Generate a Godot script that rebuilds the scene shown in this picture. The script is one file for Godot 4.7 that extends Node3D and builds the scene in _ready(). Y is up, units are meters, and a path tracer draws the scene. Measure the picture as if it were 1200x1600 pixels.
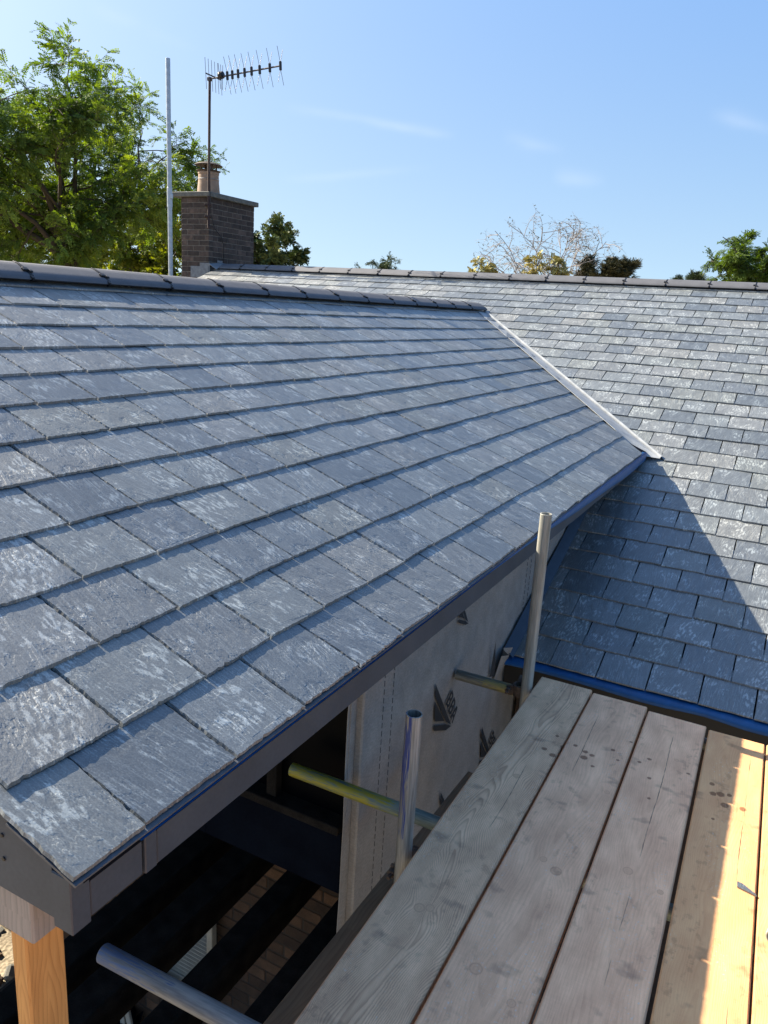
extends Node3D
# A slate roofed extension meeting a slate roofed house, seen from the scaffold beside its eave.
# Metres, y up, the camera stands over the origin with its eye 4.25 m above the ground.

const EYE := 4.25
const PITCH := 0.37176            # 21.3 degrees, both roofs
const GAUGE := 0.2055             # visible length of a slate
const SLATE_W := 0.25
const TH := 0.0085
const WING_X := -0.863            # wing eave
const WING_Y := 3.35
const WING_Z := -0.690            # front verge
const APEX_X := -3.30
const MAIN_Z := -3.76             # main eave
const MAIN_Y := 2.46
const APEX_Z := -9.45
const BOARD_Y := 2.70

var M := {}
var taken := {}
var slate_mats: Array = []
var hi_slates: Array = []
var lo_slates: Array = []

func _ready() -> void:
	# ---- camera
	var cam := Camera3D.new()
	cam.name = "camera"
	cam.fov = 2.0 * rad_to_deg(atan(800.0 / 1197.0))
	cam.near = 0.05
	cam.far = 3000.0
	cam.transform = Transform3D(Basis(Vector3(0.880404, 0.058058, -0.470657), Vector3(-0.171741, 0.964142, -0.202325), Vector3(0.442033, 0.258959, 0.858805)).orthonormalized(), Vector3(0, EYE, 0))
	add_child(cam)
	cam.current = true
	# ---- sky, sun, exposure
	var env := Environment.new()
	env.background_mode = Environment.BG_SKY
	var sky := Sky.new()
	var pano := PanoramaSkyMaterial.new()
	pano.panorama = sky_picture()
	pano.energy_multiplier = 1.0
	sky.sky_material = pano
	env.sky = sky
	env.background_energy_multiplier = 1.0
	env.tonemap_mode = Environment.TONE_MAPPER_LINEAR
	env.tonemap_exposure = 3.3
	env.sdfgi_enabled = true
	env.ssao_enabled = true
	env.ssil_enabled = true
	var we := WorldEnvironment.new()
	we.name = "world_environment"
	we.environment = env
	add_child(we)
	var sun := DirectionalLight3D.new()
	sun.name = "sun"
	sun.light_energy = 1.6
	sun.light_color = Color(1.0, 0.95, 0.87)
	sun.light_angular_distance = 0.5
	sun.shadow_enabled = true
	add_child(sun)
	sun.basis = Basis.looking_at(SUN_TRAVEL.normalized(), Vector3.UP)
	# ---- the place
	make_materials()
	ground()
	make_slate_meshes()
	extension()
	main_house()
	scaffold()
	aerial()
	trees()

const SUN_TRAVEL := Vector3(1.0, -0.70, 0.03)

# ------------------------------------------------------------------ naming and tagging
func put(o: Node3D, called: String, parent: Node = null) -> Node3D:
	if parent == null:
		parent = self
	var key := str(parent.get_instance_id()) + called
	var n: int = taken.get(key, 0)
	taken[key] = n + 1
	o.name = called if n == 0 else "%s_%03d" % [called, n]
	parent.add_child(o, true)
	return o

func mi(called: String, mesh: Mesh, mat: Material, parent: Node = null, xf := Transform3D.IDENTITY) -> MeshInstance3D:
	var o := MeshInstance3D.new()
	o.mesh = mesh
	if mat:
		o.material_override = mat
	o.transform = xf
	put(o, called, parent)
	return o

func thing(called: String, label: String, category: String, at := Vector3.ZERO, group := "") -> Node3D:
	var o := Node3D.new()
	put(o, called)
	o.position = at
	return tag(o, label, category, group)

func tag(o: Node3D, label: String, category: String, group := "") -> Node3D:
	o.set_meta("label", label)
	o.set_meta("category", category)
	if group:
		o.set_meta("group", group)
	return o

func part(called: String, parent: Node, at := Vector3.ZERO) -> Node3D:
	var o := Node3D.new()
	put(o, called, parent)
	o.position = at
	return o

func structure(o: Node3D) -> Node3D:
	o.set_meta("kind", "structure")
	return o

func stuff(o: Node3D) -> Node3D:
	o.set_meta("kind", "stuff")
	return o

# ------------------------------------------------------------------ geometry helpers
func tri(st: SurfaceTool, a: Vector3, b: Vector3, c: Vector3, n: Vector3, ua := Vector2.ZERO, ub := Vector2.ZERO, uc := Vector2.ZERO) -> void:
	if (b - a).cross(c - a).dot(n) > 0.0:
		var t := b; b = c; c = t
		var u := ub; ub = uc; uc = u
	st.set_normal(n); st.set_uv(ua); st.add_vertex(a)
	st.set_normal(n); st.set_uv(ub); st.add_vertex(b)
	st.set_normal(n); st.set_uv(uc); st.add_vertex(c)

func quad(st: SurfaceTool, a: Vector3, b: Vector3, c: Vector3, d: Vector3, n: Vector3, uv: Array = []) -> void:
	if uv.is_empty():
		tri(st, a, b, c, n); tri(st, a, c, d, n)
	else:
		tri(st, a, b, c, n, uv[0], uv[1], uv[2]); tri(st, a, c, d, n, uv[0], uv[2], uv[3])

func begin() -> SurfaceTool:
	var st := SurfaceTool.new()
	st.begin(Mesh.PRIMITIVE_TRIANGLES)
	return st

# a box with chamfered edges; uv = (x / size.x, z / size.z) in 0..1 unless scaled later
func bevel(size: Vector3, c := 0.003) -> ArrayMesh:
	var st := begin()
	add_bevel(st, Transform3D.IDENTITY, size, c)
	return st.commit()

func add_bevel(st: SurfaceTool, xf: Transform3D, size: Vector3, c := 0.003) -> void:
	var h := size * 0.5
	var axes := [Vector3.RIGHT, Vector3.UP, Vector3.BACK]
	var pt := func(v: Vector3) -> Vector3: return xf * v
	var uvof := func(v: Vector3) -> Vector2: return Vector2(v.x / size.x + 0.5, v.z / size.z + 0.5)
	for k in 3:
		var a: Vector3 = axes[k]; var b: Vector3 = axes[(k + 1) % 3]; var d: Vector3 = axes[(k + 2) % 3]
		var ha: float = h[k]; var hb: float = h[(k + 1) % 3] - c; var hd: float = h[(k + 2) % 3] - c
		for s in [-1.0, 1.0]:
			var p := [a * ha * s + b * hb + d * hd, a * ha * s - b * hb + d * hd, a * ha * s - b * hb - d * hd, a * ha * s + b * hb - d * hd]
			quad(st, pt.call(p[0]), pt.call(p[1]), pt.call(p[2]), pt.call(p[3]), (xf.basis * (a * s)).normalized(), [uvof.call(p[0]), uvof.call(p[1]), uvof.call(p[2]), uvof.call(p[3])])
		# edges between faces a and b (running along d)
		for s in [-1.0, 1.0]:
			for t in [-1.0, 1.0]:
				var e0: Vector3 = a * h[k] * s + b * (h[(k + 1) % 3] - c) * t
				var e1: Vector3 = a * (h[k] - c) * s + b * h[(k + 1) % 3] * t
				var q := [e0 + d * hd, e1 + d * hd, e1 - d * hd, e0 - d * hd]
				quad(st, pt.call(q[0]), pt.call(q[1]), pt.call(q[2]), pt.call(q[3]), (xf.basis * (a * s + b * t)).normalized(), [uvof.call(q[0]), uvof.call(q[1]), uvof.call(q[2]), uvof.call(q[3])])
	for sx in [-1.0, 1.0]:
		for sy in [-1.0, 1.0]:
			for sz in [-1.0, 1.0]:
				var s := Vector3(sx, sy, sz)
				var p0 := Vector3(h.x, h.y - c, h.z - c) * s
				var p1 := Vector3(h.x - c, h.y, h.z - c) * s
				var p2 := Vector3(h.x - c, h.y - c, h.z) * s
				tri(st, pt.call(p0), pt.call(p1), pt.call(p2), (xf.basis * s).normalized(), uvof.call(p0), uvof.call(p1), uvof.call(p2))

# box from two corners
func box_at(called: String, lo: Vector3, hi: Vector3, mat: Material, parent: Node = null, c := 0.003) -> MeshInstance3D:
	var size := (hi - lo).abs()
	return mi(called, bevel(size, minf(c, size[size.min_axis_index()] * 0.3)), mat, parent, Transform3D(Basis.IDENTITY, (lo + hi) * 0.5))

# hollow tube along +y from 0 to length, uv = (angle 0..1, along 0..1)
func tube(length: float, ro := 0.02415, ri := 0.0205, seg := 24) -> ArrayMesh:
	var st := begin()
	var prof: Array = [[ri, 0.0], [ro - 0.0006, 0.0], [ro, 0.0008], [ro, length - 0.0008], [ro - 0.0006, length], [ri, length], [ri, 0.0]]
	if ri <= 0.0:
		prof = [[0.0, 0.0], [ro - 0.0006, 0.0], [ro, 0.0008], [ro, length - 0.0008], [ro - 0.0006, length], [0.0, length]]
	for k in prof.size() - 1:
		var r0: float = prof[k][0]; var y0: float = prof[k][1]; var r1: float = prof[k + 1][0]; var y1: float = prof[k + 1][1]
		var nr := y1 - y0; var ny := r0 - r1
		for i in seg:
			var a0 := TAU * i / seg; var a1 := TAU * (i + 1) / seg
			var c0 := Vector3(cos(a0), 0, sin(a0)); var c1 := Vector3(cos(a1), 0, sin(a1))
			var n0 := (c0 * nr + Vector3.UP * ny).normalized(); var n1 := (c1 * nr + Vector3.UP * ny).normalized()
			var p := [c0 * r0 + Vector3.UP * y0, c1 * r0 + Vector3.UP * y0, c1 * r1 + Vector3.UP * y1, c0 * r1 + Vector3.UP * y1]
			var u := [Vector2(float(i) / seg, y0 / length), Vector2((i + 1.0) / seg, y0 / length), Vector2((i + 1.0) / seg, y1 / length), Vector2(float(i) / seg, y1 / length)]
			smooth_quad(st, p, [n0, n1, n1, n0], u)
	return st.commit()

func smooth_quad(st: SurfaceTool, p: Array, n: Array, u: Array) -> void:
	var order := [0, 1, 2, 0, 2, 3]
	var area: Vector3 = (p[1] - p[0]).cross(p[2] - p[0]) + (p[2] - p[0]).cross(p[3] - p[0])
	if area.dot(n[0] + n[1] + n[2] + n[3]) > 0.0:
		order = [0, 2, 1, 0, 3, 2]
	for k in order:
		st.set_normal(n[k]); st.set_uv(u[k]); st.add_vertex(p[k])

# axis from a to b as local +y
func along(a: Vector3, b: Vector3, roll := 0.0) -> Transform3D:
	var y := (b - a).normalized()
	var x := y.cross(Vector3(0.13, 0.21, 0.97)).normalized()
	if absf(y.z) > 0.9:
		x = y.cross(Vector3.UP).normalized()
	var z := x.cross(y).normalized()
	return Transform3D(Basis(x, y, z).rotated(y, roll), a)

# tapered limb from rings of [point, radius]
func add_limb(st: SurfaceTool, pts: Array, seg := 6) -> void:
	var rings: Array = []
	for k in pts.size():
		var p: Vector3 = pts[k][0]
		var d: Vector3 = (pts[mini(k + 1, pts.size() - 1)][0] - pts[maxi(k - 1, 0)][0]).normalized()
		var x := d.cross(Vector3(0.3, 0.15, 0.94)).normalized()
		var z := x.cross(d)
		var ring: Array = []
		for i in seg:
			var a := TAU * i / seg
			var c := x * cos(a) + z * sin(a)
			ring.append([p + c * float(pts[k][1]), c])
		rings.append(ring)
	for k in rings.size() - 1:
		for i in seg:
			var j := (i + 1) % seg
			smooth_quad(st, [rings[k][i][0], rings[k][j][0], rings[k + 1][j][0], rings[k + 1][i][0]], [rings[k][i][1], rings[k][j][1], rings[k + 1][j][1], rings[k + 1][i][1]], [Vector2.ZERO, Vector2.ZERO, Vector2.ZERO, Vector2.ZERO])

# strip from two polylines (a thin sheet with thickness t along n)
func sheet(rows: Array, t: float) -> ArrayMesh:
	# rows[i][j] points; a smooth sheet, closed with a back face offset by its normal * t
	var st := begin()
	var nr := rows.size(); var nc: int = rows[0].size()
	var nor: Array = []
	for i in nr:
		var line: Array = []
		for j in nc:
			var du: Vector3 = rows[mini(i + 1, nr - 1)][j] - rows[maxi(i - 1, 0)][j]
			var dv: Vector3 = rows[i][mini(j + 1, nc - 1)] - rows[i][maxi(j - 1, 0)]
			line.append(du.cross(dv).normalized())
		nor.append(line)
	for s in [0.0, 1.0]:
		for i in nr - 1:
			for j in nc - 1:
				var p: Array = []; var n: Array = []; var u: Array = []
				for q in [[i, j], [i, j + 1], [i + 1, j + 1], [i + 1, j]]:
					p.append(rows[q[0]][q[1]] - nor[q[0]][q[1]] * t * s)
					n.append(nor[q[0]][q[1]] * (1.0 - 2.0 * s))
					u.append(Vector2(float(q[0]) / (nr - 1), float(q[1]) / (nc - 1)))
				smooth_quad(st, p, n, u)
	var rim: Array = []
	for j in nc: rim.append([0, j])
	for i in range(1, nr): rim.append([i, nc - 1])
	for j in range(nc - 2, -1, -1): rim.append([nr - 1, j])
	for i in range(nr - 2, 0, -1): rim.append([i, 0])
	for k in rim.size():
		var a: Array = rim[k]; var b: Array = rim[(k + 1) % rim.size()]
		var pa: Vector3 = rows[a[0]][a[1]]; var pb: Vector3 = rows[b[0]][b[1]]
		var na: Vector3 = nor[a[0]][a[1]]; var nb: Vector3 = nor[b[0]][b[1]]
		var n := (pb - pa).cross(na).normalized()
		var mid: Vector3 = rows[nr / 2][nc / 2]
		if n.dot(pa - mid) < 0.0: n = -n
		quad(st, pa, pb, pb - nb * t, pa - na * t, n)
	return st.commit()

# extruded polygon: outline in a plane (origin o, axes u, v), thickness t along -w
func plate(outline: PackedVector2Array, o: Vector3, u: Vector3, v: Vector3, t: float) -> ArrayMesh:
	var st := begin()
	var w := u.cross(v).normalized()
	var idx := Geometry2D.triangulate_polygon(outline)
	for s in [0.0, 1.0]:
		for k in range(0, idx.size(), 3):
			var p: Array = []
			for q in 3:
				var c := outline[idx[k + q]]
				p.append(o + u * c.x + v * c.y - w * t * s)
			tri(st, p[0], p[1], p[2], w * (1.0 - 2.0 * s), outline[idx[k]], outline[idx[k + 1]], outline[idx[k + 2]])
	var cw := Geometry2D.is_polygon_clockwise(outline)
	for k in outline.size():
		var a := outline[k]; var b := outline[(k + 1) % outline.size()]
		var e := b - a
		var n2 := Vector2(e.y, -e.x).normalized() * (-1.0 if cw else 1.0)
		# is_polygon_clockwise looks at y down; here y is up
		var n := u * n2.x + v * n2.y
		if Geometry2D.is_point_in_polygon((a + b) * 0.5 + n2 * 0.0005, outline): n = -n
		var pa := o + u * a.x + v * a.y; var pb := o + u * b.x + v * b.y
		quad(st, pa, pb, pb - w * t, pa - w * t, n)
	return st.commit()

# ------------------------------------------------------------------ sky
func sky_picture() -> ImageTexture:
	var w := 1600; var h := 800
	var data := PackedFloat32Array()
	data.resize(w * h * 4)
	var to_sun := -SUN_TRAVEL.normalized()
	var wisp := FastNoiseLite.new()
	wisp.seed = 5
	wisp.frequency = 2.0
	wisp.fractal_octaves = 5
	var horizon := Vector3(0.170, 0.243, 0.290)
	var zenith := Vector3(0.020, 0.092, 0.252)
	# thin trails: azimuth (degrees from -z towards +x), elevation, length, width, slope
	var trails := [[-29.8, 11.9, 6.0, 0.22, -0.08, 0.55], [-18.6, 10.9, 2.2, 0.5, -0.2, 0.34], [-15.3, 9.1, 1.9, 0.38, -0.15, 0.28], [-5.7, 12.4, 2.2, 0.4, -0.3, 0.3], [-30.5, 8.7, 5.5, 0.2, 0.12, 0.2], [-44.0, 15.5, 4.0, 0.35, -0.3, 0.2]]
	for y in h:
		var el := 90.0 - (y + 0.5) / h * 180.0
		var e := maxf(el, 0.0)
		var f := 1.0 - exp(-e / 14.0)
		var base := horizon.lerp(zenith, f)
		var ce := cos(deg_to_rad(el)); var se := sin(deg_to_rad(el))
		for x in w:
			var az := ((x + 0.5) / w) * TAU
			var c := base
			if el > -2.0:
				var d := Vector3(sin(az) * ce, se, -cos(az) * ce)
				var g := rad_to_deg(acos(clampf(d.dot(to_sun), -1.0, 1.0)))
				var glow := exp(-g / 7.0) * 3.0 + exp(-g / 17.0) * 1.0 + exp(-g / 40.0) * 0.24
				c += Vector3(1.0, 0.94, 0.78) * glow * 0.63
				var a := rad_to_deg(az)
				if a > 180.0: a -= 360.0
				if a > -60.0 and a < 30.0 and el > 5.0 and el < 40.0:
					for t in trails:
						var du: float = (a - t[0]) / t[2]
						var dv: float = (el - t[1] - t[4] * (a - t[0])) / t[3]
						if absf(du) < 1.0 and absf(dv) < 4.0:
							var n := wisp.get_noise_3d(d.x * 3.0, d.y * 9.0, d.z * 3.0)
							var k: float = exp(-(dv + n * 1.6) * (dv + n * 1.6)) * (1.0 - du * du) * t[5] * clampf(0.55 + n * 1.2, 0.0, 1.0)
							c = c.lerp(Vector3(0.34, 0.36, 0.39), k * 0.55)
			else:
				c = Vector3(0.10, 0.10, 0.09)
			var at := (y * w + x) * 4
			data[at] = c.x; data[at + 1] = c.y; data[at + 2] = c.z; data[at + 3] = 1.0
	return ImageTexture.create_from_image(Image.create_from_data(w, h, false, Image.FORMAT_RGBAF, data.to_byte_array()))

# ------------------------------------------------------------------ materials
func noise(s: int, freq: float, oct := 4, type := FastNoiseLite.TYPE_SIMPLEX_SMOOTH) -> FastNoiseLite:
	var n := FastNoiseLite.new()
	n.seed = s
	n.frequency = freq
	n.noise_type = type
	n.fractal_octaves = oct
	return n

func mat(c: Color, rough := 0.8, metal := 0.0) -> StandardMaterial3D:
	var m := StandardMaterial3D.new()
	m.albedo_color = c
	m.roughness = rough
	m.metallic = metal
	return m

# sRGB colours mixed by two layers of noise, mapped by triplanar on world coordinates
func noisy(dark: Color, light: Color, rough: float, scale: float, s: int, relief := 0.0, metal := 0.0, fine := 1.0) -> StandardMaterial3D:
	var n := 176
	var im := Image.create(n, n, false, Image.FORMAT_RGB8)
	var hm := Image.create(n, n, false, Image.FORMAT_RF)
	var a := noise(s, 3.0 / n, 5)
	var b := noise(s + 7, 40.0 / n, 3)
	for y in n:
		for x in n:
			# wrapped by blending the picture with itself shifted
			var fx := x / float(n); var fy := y / float(n)
			var wa := wrapped(a, x, y, n, fx, fy)
			var wb := b.get_noise_2d(x, y)
			var t := clampf(0.5 + wa * 0.9 + wb * 0.35 * fine, 0.0, 1.0)
			im.set_pixel(x, y, dark.lerp(light, t))
			hm.set_pixel(x, y, Color(0.5 + wb * 0.5 + wa * 0.3, 0, 0))
	var m := mat(Color.WHITE, rough, metal)
	m.albedo_texture = ImageTexture.create_from_image(im)
	m.uv1_triplanar = true
	m.uv1_world_triplanar = true
	m.uv1_scale = Vector3.ONE * scale
	if relief > 0.0:
		m.heightmap_enabled = true
		m.heightmap_texture = ImageTexture.create_from_image(hm)
		m.heightmap_scale = relief
	return m

func wrapped(a: FastNoiseLite, x: float, y: float, n: int, fx: float, fy: float) -> float:
	var v00 := a.get_noise_2d(x, y); var v10 := a.get_noise_2d(x - n, y); var v01 := a.get_noise_2d(x, y - n); var v11 := a.get_noise_2d(x - n, y - n)
	return lerpf(lerpf(v00, v10, fx), lerpf(v01, v11, fx), fy)

func make_materials() -> void:
	M.grey_trim = noisy(Color(0.215, 0.24, 0.268), Color(0.262, 0.288, 0.318), 0.5, 2.0, 11)
	M.grey_trim.metallic_specular = 0.35
	M.ridge = noisy(Color(0.275, 0.28, 0.295), Color(0.355, 0.36, 0.375), 0.75, 2.2, 21, 0.06)
	M.black_plastic = mat(Color(0.05, 0.05, 0.055), 0.5)
	M.blue_sheet = noisy(Color(0.02, 0.25, 0.42), Color(0.04, 0.33, 0.54), 0.5, 4.0, 31)
	M.dark_flash = noisy(Color(0.12, 0.15, 0.20), Color(0.20, 0.24, 0.29), 0.5, 3.0, 32)
	M.valley = noisy(Color(0.44, 0.455, 0.46), Color(0.62, 0.635, 0.64), 0.6, 3.0, 33, 0.03)
	M.lead = noisy(Color(0.33, 0.35, 0.37), Color(0.50, 0.52, 0.53), 0.6, 4.0, 34, 0.05)
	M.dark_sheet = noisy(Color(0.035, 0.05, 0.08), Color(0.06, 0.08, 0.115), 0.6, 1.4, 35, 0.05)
	M.dark_timber = noisy(Color(0.09, 0.085, 0.08), Color(0.17, 0.16, 0.145), 0.8, 3.0, 36, 0.04)
	M.membrane = membrane_material()
	M.print = mat(Color(0.15, 0.155, 0.16), 0.8)
	M.stitch = mat(Color(0.20, 0.20, 0.20), 0.9)
	M.brick_dark = []
	M.brick_red = []
	for k in 5:
		var d := 0.80 + 0.11 * k
		M.brick_dark.append(noisy(Color(0.19 * d, 0.155 * d, 0.135 * d), Color(0.33 * d, 0.275 * d, 0.24 * d), 0.9, 3.0, 40 + k, 0.12))
		M.brick_red.append(noisy(Color(0.22 * d, 0.165 * d, 0.12 * d), Color(0.33 * d, 0.25 * d, 0.185 * d), 0.9, 3.0, 50 + k, 0.12))
	M.mortar_dark = noisy(Color(0.36, 0.33, 0.30), Color(0.50, 0.47, 0.42), 0.95, 5.0, 60, 0.08)
	M.mortar = noisy(Color(0.17, 0.15, 0.13), Color(0.25, 0.22, 0.19), 0.95, 5.0, 61, 0.08)
	M.concrete = noisy(Color(0.30, 0.30, 0.28), Color(0.47, 0.46, 0.42), 0.9, 3.0, 62, 0.15)
	M.clay = noisy(Color(0.50, 0.41, 0.33), Color(0.63, 0.53, 0.44), 0.8, 3.5, 63, 0.05)
	M.rust = noisy(Color(0.15, 0.09, 0.07), Color(0.27, 0.19, 0.16), 0.8, 9.0, 64, 0.05)
	M.rusty_steel = noisy(Color(0.20, 0.15, 0.11), Color(0.36, 0.30, 0.25), 0.75, 12.0, 65, 0.06)
	M.aerial = noisy(Color(0.20, 0.19, 0.20), Color(0.33, 0.32, 0.33), 0.5, 9.0, 66, 0.0, 0.3)
	M.galv = noisy(Color(0.56, 0.58, 0.60), Color(0.74, 0.76, 0.78), 0.42, 6.0, 67, 0.0, 0.75)
	M.cream = noisy(Color(0.55, 0.53, 0.47), Color(0.66, 0.64, 0.58), 0.6, 3.0, 68)
	M.glass = mat(Color(0.02, 0.025, 0.03), 0.08)
	M.dark_pane = mat(Color(0.03, 0.035, 0.045), 0.35)
	M.dark_pane.metallic_specular = 0.12
	M.post_wood = wood_block(Color(0.66, 0.44, 0.21), Color(0.83, 0.61, 0.34), 5, 220.0)
	M.grey_wood = wood_block(Color(0.47, 0.44, 0.41), Color(0.62, 0.58, 0.54), 9, 160.0)
	M.brown_plank = wood_block(Color(0.35, 0.29, 0.21), Color(0.48, 0.41, 0.31), 13, 120.0)
	M.ground = noisy(Color(0.42, 0.38, 0.31), Color(0.66, 0.61, 0.52), 0.95, 0.9, 70, 0.8, 0.0, 2.0)
	M.bark = noisy(Color(0.20, 0.17, 0.13), Color(0.33, 0.29, 0.24), 0.95, 2.0, 71, 0.5)
	M.birch = noisy(Color(0.44, 0.41, 0.39), Color(0.66, 0.63, 0.61), 0.9, 1.5, 72)
	M.tarp = noisy(Color(0.03, 0.045, 0.075), Color(0.06, 0.08, 0.12), 0.45, 4.0, 73, 0.2)
	for k in ["dark_sheet", "dark_timber", "tarp"]:
		(M[k] as StandardMaterial3D).metallic_specular = 0.12
		(M[k] as StandardMaterial3D).roughness = 0.9
	slate_materials()

func membrane_material() -> StandardMaterial3D:
	# fibrous spun sheet: fine mottled fibres
	var n := 512
	var im := Image.create(n, n, false, Image.FORMAT_RGB8)
	var hm := Image.create(n, n, false, Image.FORMAT_RF)
	var a := noise(80, 0.012, 4); var b := noise(81, 0.11, 3); var c := noise(82, 0.35, 1)
	for y in n:
		for x in n:
			var t := 0.5 + 0.35 * wrapped(a, x, y, n, x / float(n), y / float(n)) + 0.28 * b.get_noise_2d(x * 0.7, y * 1.5) + 0.14 * c.get_noise_2d(x, y)
			im.set_pixel(x, y, Color(0.44, 0.42, 0.395).lerp(Color(0.64, 0.615, 0.58), clampf(t, 0, 1)))
			hm.set_pixel(x, y, Color(t, 0, 0))
	var m := mat(Color.WHITE, 0.75)
	m.albedo_texture = ImageTexture.create_from_image(im)
	m.uv1_triplanar = true
	m.uv1_world_triplanar = true
	m.uv1_scale = Vector3.ONE * 1.1
	m.heightmap_enabled = true
	m.heightmap_texture = ImageTexture.create_from_image(hm)
	m.heightmap_scale = 0.12
	return m

# upright timber: grain runs along the object's y through triplanar on its own axes
func wood_block(dark: Color, light: Color, s: int, freq: float) -> StandardMaterial3D:
	var n := 512
	var im := Image.create(n, n, false, Image.FORMAT_RGB8)
	var a := noise(s, 0.006, 3); var b := noise(s + 1, 0.02, 3); var c := noise(s + 2, 0.25, 2)
	for y in n:
		for x in n:
			var q := x / 512.0 + 0.05 * a.get_noise_2d(x * 0.6, y * 0.5) + 0.10 * a.get_noise_2d(x * 0.3 + 900.0, y * 0.22)
			var r := fposmod(q * freq * 0.16, 1.0)
			var late := pow(r, 3.0)
			var t := 0.72 - 0.5 * late + 0.28 * b.get_noise_2d(x, y * 0.25) + 0.15 * c.get_noise_2d(x * 1.6, y * 0.07)
			im.set_pixel(x, y, dark.lerp(light, clampf(t, 0, 1)))
	var m := mat(Color.WHITE, 0.7)
	m.albedo_texture = ImageTexture.create_from_image(im)
	m.uv1_triplanar = true
	m.uv1_scale = Vector3(3.2, 1.6, 3.2)
	return m

# ------------------------------------------------------------------ slate
const TEX_M := 1.2
func slate_materials() -> void:
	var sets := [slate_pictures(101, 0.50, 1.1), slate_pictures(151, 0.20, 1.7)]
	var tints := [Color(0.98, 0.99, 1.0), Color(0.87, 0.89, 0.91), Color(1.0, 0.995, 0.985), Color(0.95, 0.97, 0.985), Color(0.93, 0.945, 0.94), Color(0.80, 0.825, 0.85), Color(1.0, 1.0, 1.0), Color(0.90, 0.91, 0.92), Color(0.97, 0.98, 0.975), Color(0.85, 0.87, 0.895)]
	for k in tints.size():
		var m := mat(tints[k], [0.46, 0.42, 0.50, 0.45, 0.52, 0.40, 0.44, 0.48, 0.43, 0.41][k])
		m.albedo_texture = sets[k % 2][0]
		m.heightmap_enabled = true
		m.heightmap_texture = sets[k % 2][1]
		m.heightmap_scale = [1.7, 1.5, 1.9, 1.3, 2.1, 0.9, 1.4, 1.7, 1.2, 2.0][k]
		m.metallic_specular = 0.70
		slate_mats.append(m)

func slate_pictures(seed0: int, bloom_glint: float, streak: float) -> Array:  # pale marks: mineral bloom together with sun glints painted into the colour
	var n := 1024
	var im := Image.create(n, n, false, Image.FORMAT_RGB8)
	var hd := PackedFloat32Array(); hd.resize(n * n)
	var big := noise(seed0, 1.0, 2); var strat := noise(seed0 + 1, 1.0, 4); var fine := noise(seed0 + 2, 1.0, 3); var grain := noise(seed0 + 3, 1.0, 2)
	var mask := noise(seed0 + 4, 1.0, 2); var pale := noise(seed0 + 5, 1.0, 5)
	for y in n:
		for x in n:
			var u := x * TEX_M / n; var v := y * TEX_M / n          # metres; v runs down the slope
			var wu := u + 0.010 * big.get_noise_2d(u * 9.0, v * 7.0)
			var s := strat.get_noise_2d(wu * 15.0, v * 6.5)           # the cleavage: long leaves down the slope
			var f := fine.get_noise_2d(u * 95.0, v * 38.0)
			var gr := grain.get_noise_2d(u * 420.0, v * 140.0)
			var lev := (s + 0.16 * f) * 3.4
			var fr := lev - floorf(lev)
			var step := floorf(lev) + smoothstep(0.86, 1.0, fr)
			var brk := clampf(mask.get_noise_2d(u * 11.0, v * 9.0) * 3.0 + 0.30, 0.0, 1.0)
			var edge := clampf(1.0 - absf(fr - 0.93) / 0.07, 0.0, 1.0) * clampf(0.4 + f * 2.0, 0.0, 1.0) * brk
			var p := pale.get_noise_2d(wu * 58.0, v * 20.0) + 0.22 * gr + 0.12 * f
			var thr := lerpf(0.62, -0.12, clampf(mask.get_noise_2d(u * 6.0 + 50.0, v * 5.0) * 1.7 + bloom_glint, 0.0, 1.0))
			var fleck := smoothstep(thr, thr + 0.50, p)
			var stria := smoothstep(0.0, 0.6, fine.get_noise_2d(u * 150.0 + 40.0 + v * 9.0, v * 7.0) + 0.35 * gr) * streak  # streaks down the slope, raised and also paled for a silvery sheen
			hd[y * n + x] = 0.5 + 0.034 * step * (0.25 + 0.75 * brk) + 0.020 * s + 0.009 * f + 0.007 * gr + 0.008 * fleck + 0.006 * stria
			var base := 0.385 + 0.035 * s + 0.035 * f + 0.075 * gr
			var w := clampf(0.42 * edge + 0.66 * fleck + 0.34 * stria * (0.45 + 0.55 * brk), 0.0, 0.9)  # bloom and broken edges, plus relief glints and sheen painted as pale colour
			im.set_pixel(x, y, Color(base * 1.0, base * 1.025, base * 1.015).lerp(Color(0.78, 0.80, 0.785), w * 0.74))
	return [ImageTexture.create_from_image(im), ImageTexture.create_from_image(Image.create_from_data(n, n, false, Image.FORMAT_RF, hd.to_byte_array()))]

# perimeter of one slate: x across 0..w, z from -length (up the slope) to 0 (the tail)
func slate_outline(rng: RandomNumberGenerator, w: float, length: float, step: float) -> PackedVector2Array:
	var p := PackedVector2Array()
	var gap := 0.0018
	var lean := rng.randf_range(-0.0025, 0.0025)
	var sag := rng.randf_range(-0.002, 0.002)
	var nb := int(w / step); var ns := int(minf(length, GAUGE + 0.03) / step)
	for i in nb + 1:
		var t := float(i) / nb
		var x := lerpf(gap, w - gap, t)
		var chip := 0.0
		if rng.randf() < 0.22 and i > 0 and i < nb: chip = rng.randf_range(0.0, 0.0035)
		p.append(Vector2(x, lean * (t - 0.5) * 2.0 + sag * sin(t * PI) - chip + rng.randf_range(-0.0009, 0.0009)))
	for i in range(1, ns + 1):
		p.append(Vector2(w - gap - absf(rng.randf_range(-0.001, 0.0014)), -step * i))
	p.append(Vector2(w - gap, -length))
	p.append(Vector2(gap, -length))
	for i in range(ns, 0, -1):
		p.append(Vector2(gap + absf(rng.randf_range(-0.001, 0.0014)), -step * i))
	return p

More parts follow.
